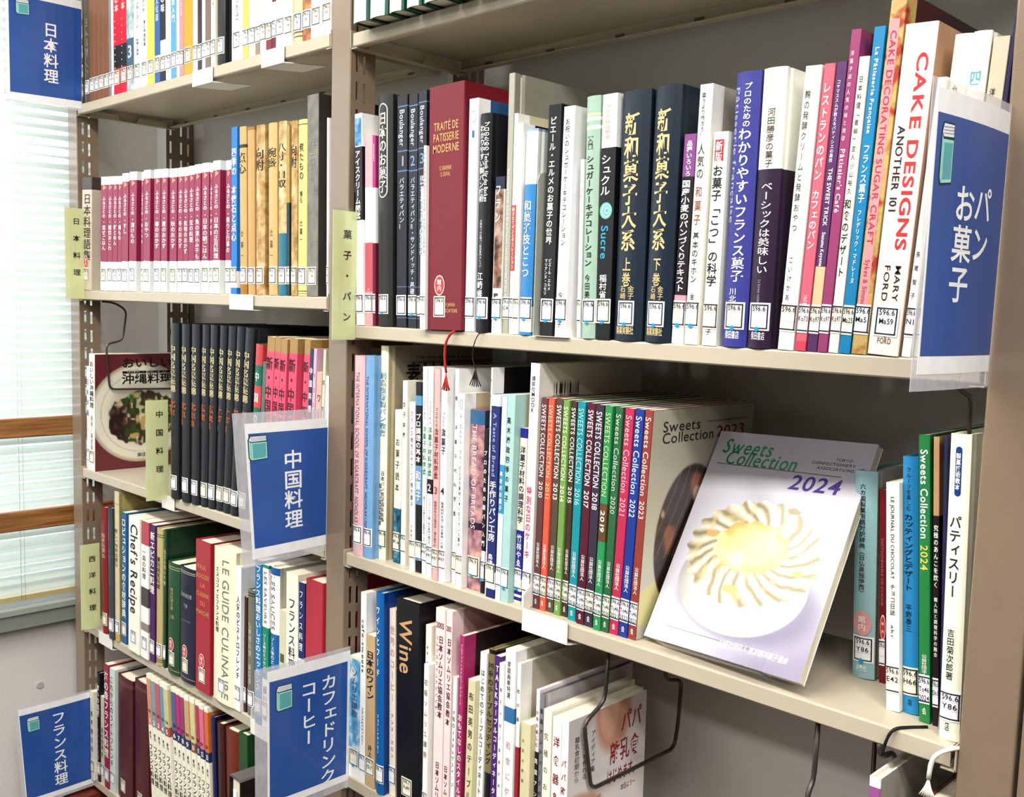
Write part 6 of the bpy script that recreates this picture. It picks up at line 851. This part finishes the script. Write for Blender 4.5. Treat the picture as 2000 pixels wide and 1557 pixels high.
B('R3','m',1.3268,0.0109,0.0148,0.2996,0.200,0.0123,'#f3e4e4',"tall white magazine shading to pink with barcoded back on the right bay's middle shelf",(('v','講談社MOOK',0.05,0.2,0.4,0.34,'#303030',0),('v','特別な日のケーキ',0.5,0.8,0.4,0.5,'#d83c68',1)),[],dict(side='#d6d2c4',cover='barcode',call=('596.6', '')))
B('R3','m',1.3430,0.0140,0.0101,0.2589,0.207,0.0158,'#6a3c40',"dusky maroon magazine spine dated 2010 on the right bay's middle shelf",(('r','SWEETS COLLECTION',0.03,0.37,0.5,0.72,'#f0e0d8',0),('r','2010',0.39,0.47,0.5,0.66,'#f0e0d8',0),('v','公益社団法人',0.68,0.8,0.5,0.42,'#f4f1e8',0),('h','会',0.965,0.022,0.5,0.4,'#f4f1e8',0)),[],dict(call=('596.6', '2010')))
B('R3','m',1.3540,0.0142,0.0096,0.2595,0.207,0.0158,'#e86048',"coral orange magazine spine dated 2011 on the right bay's middle shelf",(('r','SWEETS COLLECTION',0.03,0.37,0.5,0.72,'#f8d8a0',0),('r','2011',0.39,0.47,0.5,0.66,'#f8d8a0',0),('v','公益社団法人',0.68,0.8,0.5,0.42,'#f4f1e8',0),('h','会',0.965,0.022,0.5,0.4,'#f4f1e8',0)),[],dict(call=('596.6', '2011')))
B('R3','m',1.3639,0.0164,0.0107,0.2601,0.207,0.0185,'#5c4c40',"umber brown magazine spine dated 2013 on the right bay's middle shelf",(('r','SWEETS COLLECTION',0.03,0.37,0.5,0.72,'#f4f1e8',0),('r','2013',0.39,0.47,0.5,0.66,'#f4f1e8',0),('v','公益社団法人',0.68,0.8,0.5,0.42,'#f4f1e8',0),('h','会',0.965,0.022,0.5,0.4,'#f4f1e8',0)),[],dict(call=('596.6', '2013')))
B('R3','m',1.3778,0.0140,0.0097,0.2595,0.207,0.0162,'#7aa850',"leaf green magazine spine dated 2014 on the right bay's middle shelf",(('r','SWEETS COLLECTION',0.03,0.37,0.5,0.72,'#f0f0c8',0),('r','2014',0.39,0.47,0.5,0.66,'#f0f0c8',0),('v','公益社団法人',0.68,0.8,0.5,0.42,'#f4f1e8',0),('h','会',0.965,0.022,0.5,0.4,'#f4f1e8',0)),[],dict(call=('596.6', '2014')))
B('R3','m',1.3878,0.0166,0.0092,0.2589,0.207,0.0158,'#4c3428',"dark coffee brown magazine spine dated 2015 on the right bay's middle shelf",(('r','SWEETS COLLECTION',0.03,0.37,0.5,0.72,'#f4f1e8',0),('r','2015',0.39,0.47,0.5,0.66,'#f4f1e8',0),('v','公益社団法人',0.68,0.8,0.5,0.42,'#f4f1e8',0),('h','会',0.965,0.022,0.5,0.4,'#f4f1e8',0)),[],dict(call=('596.6', '2015')))
B('R3','m',1.4020,0.0121,0.0119,0.2599,0.207,0.0157,'#1698a4',"teal magazine spine dated 2016 on the right bay's middle shelf",(('r','SWEETS COLLECTION',0.03,0.37,0.5,0.72,'#b8f0e8',0),('r','2016',0.39,0.47,0.5,0.66,'#b8f0e8',0),('v','公益社団法人',0.68,0.8,0.5,0.42,'#f4f1e8',0),('h','会',0.965,0.022,0.5,0.4,'#f4f1e8',0)),[],dict(call=('596.6', '2016')))
B('R3','m',1.4172,0.0093,0.0117,0.2599,0.207,0.0226,'#5c1830',"wine magazine spine dated 2017 on the right bay's middle shelf",(('r','SWEETS COLLECTION',0.03,0.37,0.5,0.72,'#f4f1e8',0),('r','2017',0.39,0.47,0.5,0.66,'#f4f1e8',0),('v','公益社団法人',0.68,0.8,0.5,0.42,'#f4f1e8',0),('h','会',0.965,0.022,0.5,0.4,'#f4f1e8',0)),[],dict(call=('596.6', '2017')))
B('R3','m',1.4297,0.0095,0.0123,0.2591,0.207,0.0207,'#3c3044',"charcoal purple magazine spine dated 2018 on the right bay's middle shelf",(('r','SWEETS COLLECTION',0.03,0.37,0.5,0.72,'#f4f1e8',0),('r','2018',0.39,0.47,0.5,0.66,'#f4f1e8',0),('v','公益社団法人',0.68,0.8,0.5,0.42,'#f4f1e8',0),('h','会',0.965,0.022,0.5,0.4,'#f4f1e8',0)),[],dict(call=('596.6', '2018')))
B('R3','m',1.4448,0.0072,0.0106,0.2594,0.207,0.0230,'#2c9a58',"bright green with a brown panel magazine spine dated 2019 on the right bay's middle shelf",(('r','SWEETS COLLECTION',0.03,0.4,0.5,0.72,'#d8e8a0',0),('r','2019',0.46,0.56,0.5,0.6,'#f4f1e8',1),('v','公益社団法人',0.68,0.8,0.5,0.42,'#f4f1e8',0),('h','会',0.965,0.022,0.5,0.4,'#f4f1e8',0)),[(0.43,0.6,'#6a4a28')],dict(call=('596.6', '2019')))
B('R3','m',1.4557,0.0088,0.0105,0.2593,0.207,0.0336,'#2c6a40',"deep bottle green magazine spine dated 2020 on the right bay's middle shelf",(('r','Sweets Collection',0.03,0.37,0.5,0.72,'#c8e0c0',0),('r','2020',0.39,0.47,0.5,0.66,'#c8e0c0',0),('v','公益社団法人',0.68,0.8,0.5,0.42,'#f4f1e8',0),('h','会',0.965,0.022,0.5,0.4,'#f4f1e8',0)),[],dict(call=('596.6', '2020')))
B('R3','m',1.4665,0.0103,0.0122,0.2590,0.207,0.0402,'#c83058',"raspberry magazine spine dated 2021 on the right bay's middle shelf",(('r','Sweets Collection',0.03,0.37,0.5,0.72,'#f8c0d0',0),('r','2021',0.39,0.47,0.5,0.66,'#f8c0d0',0),('v','公益社団法人',0.68,0.8,0.5,0.42,'#f4f1e8',0),('h','会',0.965,0.022,0.5,0.4,'#f4f1e8',0)),[],dict(call=('596.6', '2021')))
B('R3','m',1.4790,0.0113,0.0122,0.2593,0.207,0.0426,'#1c3c98',"royal blue magazine spine dated 2022 on the right bay's middle shelf",(('r','Sweets Collection',0.03,0.37,0.5,0.72,'#c8d8f0',0),('r','2022',0.39,0.47,0.5,0.66,'#c8d8f0',0),('v','公益社団法人',0.68,0.8,0.5,0.42,'#f4f1e8',0),('h','会',0.965,0.022,0.5,0.4,'#f4f1e8',0)),[],dict(call=('596.6', '2022')))
B('R3','m',1.4915,0.0126,0.0108,0.2593,0.207,0.0422,'#9c4038',"brick red magazine spine dated 2023 on the right bay's middle shelf",(('r','Sweets Collection',0.03,0.37,0.5,0.72,'#f8d0c8',0),('r','2023',0.39,0.47,0.5,0.66,'#f8d0c8',0),('v','公益社団法人',0.68,0.8,0.5,0.42,'#f4f1e8',0),('h','会',0.965,0.022,0.5,0.4,'#f4f1e8',0)),[],dict(cover='sc2023',call=('596.6', '2023')))
B('R3','h',1.7154,0.0967,0.0235,0.2124,0.148,-0.0512,'#a0ccd0',"pale turquoise thick dictionary with a pink round sticker on the right bay's middle shelf",(('v','六カ国製菓用語対訳辞典〈日仏英独伊西〉',0.06,0.6,0.4,0.24,'#1c1c1e',0),('h','扶桑社',0.95,0.022,0.45,0.5,'#e0f4f8',1)),[],dict(side='#bcb7a8',stk='p',dot='d',call=('596.6', 'Y86')))
B('R3','p',1.7430,0.1006,0.0064,0.1963,0.139,-0.0638,'#7c1420',"dark red narrow volume half hidden behind a white one on the right bay's middle shelf",(('r','DICTIONNAIRE DE CUISINE',0.25,0.6,0.5,0.4,'#c07070',0),),[],dict(stk='r',call=('596.6', '')))
B('R3','p',1.7789,0.0380,0.0128,0.2151,0.153,-0.0699,'#f3efe0',"white paperback with spaced latin title on the right bay's middle shelf",(('r','LE JOURNAL DU CHOCOLAT',0.06,0.42,0.5,0.28,'#303030',0),('v','チョコ日誌',0.44,0.58,0.5,0.34,'#202020',0),('r','akr',0.62,0.7,0.5,0.25,'#505050',0)),[],dict(call=('596.6', 'E42')))
B('R3','h',1.7920,0.0432,0.0147,0.2407,0.173,-0.0704,'#2c92d0',"sky blue hardcover with navy title on the right bay's middle shelf",(('v','フルーツを楽しむ',0.04,0.21,0.42,0.26,'#103050',0),('v','カッティングとデザート',0.22,0.52,0.4,0.5,'#0c2040',1),('v','平野泰三',0.57,0.68,0.42,0.34,'#103050',0),('h','店',0.955,0.02,0.5,0.3,'#103050',0)),[],dict(call=('596.6', 'H66')))
B('R3','m',1.8117,0.0339,0.0102,0.2635,0.195,-0.0716,'#2c8a48',"green magazine spine dated 2024 on the right bay's middle shelf",(('r','Sweets Collection',0.05,0.36,0.5,0.7,'#f4f1e8',1),('r','2024',0.38,0.47,0.5,0.7,'#f0e060',1),('v','公益社団法人',0.76,0.84,0.5,0.4,'#f4f1e8',0),('h','会',0.96,0.02,0.5,0.4,'#f4f1e8',0)),[],dict(call=('596.6', '2024')))
B('R3','p',1.8239,0.0341,0.0055,0.2630,0.187,-0.0678,'#2a1a20',"dark brown paperback with a wood coloured head on the right bay's middle shelf",(('v','究極のあんこを炊く',0.3,0.52,0.5,0.66,'#f4f1e8',1),('v','職人技と調理科学の融合',0.55,0.76,0.5,0.5,'#f4f1e8',0)),[(0,0.27,'#d8a878')],dict(call=('596.6', 'Sh1')))
B('R3','p',1.8340,0.0240,0.0027,0.2651,0.188,-0.0551,'#2c2c58',"slim dark indigo volume behind the tall cream one on the right bay's middle shelf",(),[],dict())
B('R3','h',1.8383,0.0109,0.0177,0.2697,0.194,-0.0335,'#f2ecd4',"tall cream hardcover with a navy capsule at its head on the right bay's middle shelf",(('v','パティスリー',0.26,0.53,0.42,0.5,'#1c1c1e',1),('v','吉田菊次郎著',0.63,0.8,0.42,0.32,'#1c1c1e',0),('v','製菓技術教本',0.06,0.18,0.45,0.2,'#f4f1e8',1),('h','店',0.955,0.025,0.42,0.25,'#1c1c1e',0)),[],dict(navycap=(0.04, 0.2),call=('596.6', 'Y86')))
B('R4','p',0.9894,0.0026,0.0258,0.1848,0.131,-0.0040,'#6cb4dc',"light blue cloud patterned paperback on the right bay's bottom shelf",(('v','ソムリエ讃歌',0.1,0.5,0.5,0.5,'#405890',0),),[(0,0.02,'#e8e0c8'),(0.9,1,'#f4f1e8')],dict(art=('#6cb4dc', '#e8f2f4', '#4890c0'),dot='d',call=('596.7', '')))
B('R4','m',1.0161,0.0024,0.0130,0.2858,0.200,-0.0081,'#f1efe8',"white slim magazine with spaced latin title on the right bay's bottom shelf",(('r','cafe-sweets',0.14,0.42,0.5,0.5,'#303030',0),('v','フランスのパティスリー',0.6,0.8,0.5,0.4,'#1c1c1e',0)),[],dict(side='#cdc8ba',call=('596.7', '')))
B('R4','p',1.0324,0.0013,0.0213,0.2270,0.161,-0.0177,'#d9b888',"tan paperback with bold black title on the right bay's bottom shelf",(('v','日本のワイン',0.1,0.42,0.5,0.7,'#1c1c1e',2),('v','井上',0.72,0.8,0.5,0.36,'#1c1c1e',1)),[],dict(call=('596.7', 'I57')))
B('R4','h',1.0589,-0.0018,0.0183,0.2951,0.200,-0.0236,'#0c66b4',"vivid blue hardcover with large white katakana title on the right bay's bottom shelf",(('v','ワインとフード',0.06,0.42,0.38,0.42,'#f4f1e8',1),('v','ジョアンナサイモン',0.6,0.8,0.4,0.22,'#f4f1e8',0)),[],dict(side='#103c88',dot='d',call=('596.7', '')))
B('R4','p',1.0775,0.0097,0.0140,0.2732,0.194,-0.0239,'#ecdccb',"cream pink paperback left of the thick black volume on the right bay's bottom shelf",(('v','世界のコーヒー',0.08,0.5,0.5,0.6,'#d8a890',0),('v','アンヌ・カロン',0.55,0.8,0.5,0.3,'#1c1c1e',0)),[],dict(call=('596.7', '')))
B('R4','f',1.1034,0.0020,0.0507,0.2966,0.200,-0.0279,'#111014',"very thick black hardcover with a large gilt latin word on the right bay's bottom shelf",(('r','Wine',0.09,0.36,0.42,0.56,'#dcab7c',1),),[],dict(call=('596.7', 'Ka89')))
B('R4','p',1.1543,0.0080,0.0112,0.2702,0.192,-0.0078,'#f2eddc',"ivory paperback with bold black title on the right bay's bottom shelf",(('v','新版',0.1,0.16,0.4,0.25,'#1c1c1e',0),('v','中国茶文化',0.18,0.42,0.5,0.6,'#1c1c1e',1),('v','棚橋篁峰',0.6,0.75,0.35,0.36,'#1c1c1e',0)),[],dict(call=('596.7', '')))
B('R4','p',1.1659,-0.0040,0.0097,0.2212,0.157,-0.0083,'#f3f0e4','short white paperback with grey title right of the black volume',(('v','初級ソムリエ講座',0.08,0.6,0.5,0.6,'#808080',0),),[],dict(call=('596.7', '')))
B('R4','p',1.1796,0.0020,0.0190,0.3017,0.200,-0.0027,'#f4d4d0',"pink thick paperback headed 2005, broader left one on the right bay's bottom shelf",(('h','2005',0.075,0.028,0.5,0.86,'#602030',1),('v','日本ソムリエ協会教本',0.12,0.5,0.62,0.42,'#601c2c',1),('v','ソムリエワインアドバイザー',0.12,0.5,0.22,0.2,'#803848',0),('v','日本ソムリエ協会',0.7,0.98,0.5,0.36,'#601c2c',1)),[],dict())
B('R4','p',1.1997,0.0020,0.0124,0.3029,0.200,-0.0008,'#f4d4d0',"pink paperback headed 2005, slimmer right one on the right bay's bottom shelf",(('h','2005',0.08,0.025,0.5,0.8,'#602030',1),('v','日本ソムリエ協会教本',0.12,0.52,0.62,0.55,'#601c2c',1),('v','日本ソムリエ協会',0.7,0.98,0.5,0.5,'#601c2c',1)),[],dict(side='#d8b0a8'))
B('R4','m',1.2163,0.0010,0.0071,0.2172,0.161,0.0042,'#f1eeea',"slim white booklet on the right bay's bottom shelf",(('v','大阪Osakaでスイーツ',0.2,0.7,0.5,0.6,'#1c1c1e',0),),[],dict())
B('R4','m',1.2275,0.0010,0.0091,0.2765,0.200,0.0018,'#b8306c',"magenta magazine with white title and dark photo cover on the right bay's bottom shelf",(('v','プロフェッショナルコーディネート',0.04,0.34,0.5,0.36,'#f0d0e0',0),('v','おもてなしのスタイルブック',0.38,0.9,0.5,0.7,'#f4f1e8',1)),[],dict(side='#2a1a18'))
B('R4','p',1.2501,-0.0050,0.0134,0.2260,0.160,0.0100,'#efe6b8',"pale yellow hardcover with large elegant black title on the right bay's bottom shelf",(('v','布田英男のテーブルマナー',0.06,0.95,0.5,0.55,'#302c20',0),),[],dict())
B('R4','m',1.2638,0.0020,0.0121,0.2642,0.196,0.0095,'#f5f3ec','white magazine with slim black title left of the olive one',(('v','はじめてのテーブルコーディネート',0.08,0.72,0.5,0.5,'#1c1c1e',0),),[],dict())
B('R4','h',1.2777,0.0020,0.0115,0.2719,0.210,0.0095,'#8a8050',"olive and black banded hardcover on the right bay's bottom shelf",(('v','四季のテーブルセッティング',0.06,0.56,0.5,0.72,'#1c1c1e',1),),[(0,0.02,'#1c1c1e'),(0.6,0.78,'#1c1c1e')],dict(side='#141414'))
B('R4','p',1.2912,0.0010,0.0113,0.2672,0.190,0.0082,'#53287c',"purple paperback with white title left of the family book on the right bay's bottom shelf",(('v','TALKテーブルコーディネーターテキスト',0.04,0.9,0.5,0.5,'#f4f1e8',1),),[],dict())
B('R4','p',1.3065,-0.0020,0.0079,0.2611,0.185,-0.0060,'#f1eee6',"white paperback with fine green dot marks on the right bay's bottom shelf",(('v','親子で学ぶ食卓の基本',0.1,0.7,0.5,0.45,'#607060',0),),[],dict())
B('R4','p',1.3147,0.0000,0.0174,0.2811,0.200,-0.0052,'#f4f2ec',"thick white paperback with a blue picture square on the right bay's bottom shelf",(('v','家庭画報特選',0.05,0.22,0.4,0.3,'#303030',0),('v','和食に強くなる',0.4,0.9,0.5,0.4,'#c8a8a8',0)),[(0.26,0.33,'#3878b0')],dict(side='#d2ccbc'))
B('R4','m',1.3337,0.0020,0.0063,0.2677,0.205,-0.0054,'#f0eee4',"tall slim white and red magazine with broad grey cover on the right bay's bottom shelf",(('v','和の器',0.1,0.3,0.5,0.6,'#1c1c1e',0),),[(0.4,1,'#a82838')],dict(side='#c5bda8'))
B('R4','p',1.3505,-0.0060,0.0158,0.2000,0.142,-0.0042,'#efe5b4',"squat pale yellow paperback on the right bay's bottom shelf",(('v','お茶の時間',0.08,0.4,0.25,0.2,'#806040',0),('v','台所日記',0.6,0.98,0.6,0.3,'#1c1c1e',1)),[],dict())
B('R4','p',1.3666,0.0020,0.0057,0.2438,0.173,-0.0047,'#eddfe4',"slim lilac white paperback on the right bay's bottom shelf",(('v','お茶を楽しむ',0.1,0.3,0.5,0.6,'#1c1c1e',0),('v','英国アンティーク',0.34,0.8,0.5,0.8,'#f4f1e8',1)),[(0.32,0.82,'#1c1c1e')],dict())
B('R4','h',1.3727,0.0020,0.0069,0.2399,0.173,-0.0057,'#8c8c90',"grey hardcover with dark photographic cover on the right bay's bottom shelf",(('v','英国アンティークの器',0.06,0.6,0.5,0.6,'#202020',1),),[(0.62,0.8,'#c8c0c8')],dict(side='#c8c0c4'))
B('R4','p',1.3851,-0.0030,0.0127,0.2262,0.161,-0.0090,'#f0ead4',"cream paperback with slender green grey title on the right bay's bottom shelf",(('v','究極のお箸',0.1,0.56,0.4,0.46,'#708060',0),),[(0.6,1,'#984070')],dict())
B('R4','p',1.4004,-0.0040,0.0142,0.2215,0.157,-0.0072,'#f3ece2',"white paperback with dark red title on the right bay's bottom shelf",(('v','洋食器&ガラス',0.08,0.8,0.5,0.6,'#8a2434',1),),[],dict())
B('R4','p',1.4154,-0.0040,0.0107,0.2230,0.150,-0.0089,'#f5f1ea',"white paperback whose front cover shows red handwriting on the right bay's bottom shelf",(('v','パパ離乳食はじめます',0.2,0.95,0.45,0.6,'#a82c38',1),),[],dict(cover='papa'))
B('R4','f',1.7983,-0.0200,0.0109,0.2960,0.200,-0.0193,'#e9e4d8',"white volume with a mauve spine at the bottom right on the right bay's bottom shelf",(('h','自',0.35,0.12,0.5,0.7,'#f4f1e8',1),),[(0.03,1,'#a85c9c')],dict(side='#bdb8a8'))
bpy.data.objects.remove(_to); bpy.data.curves.remove(_tc)
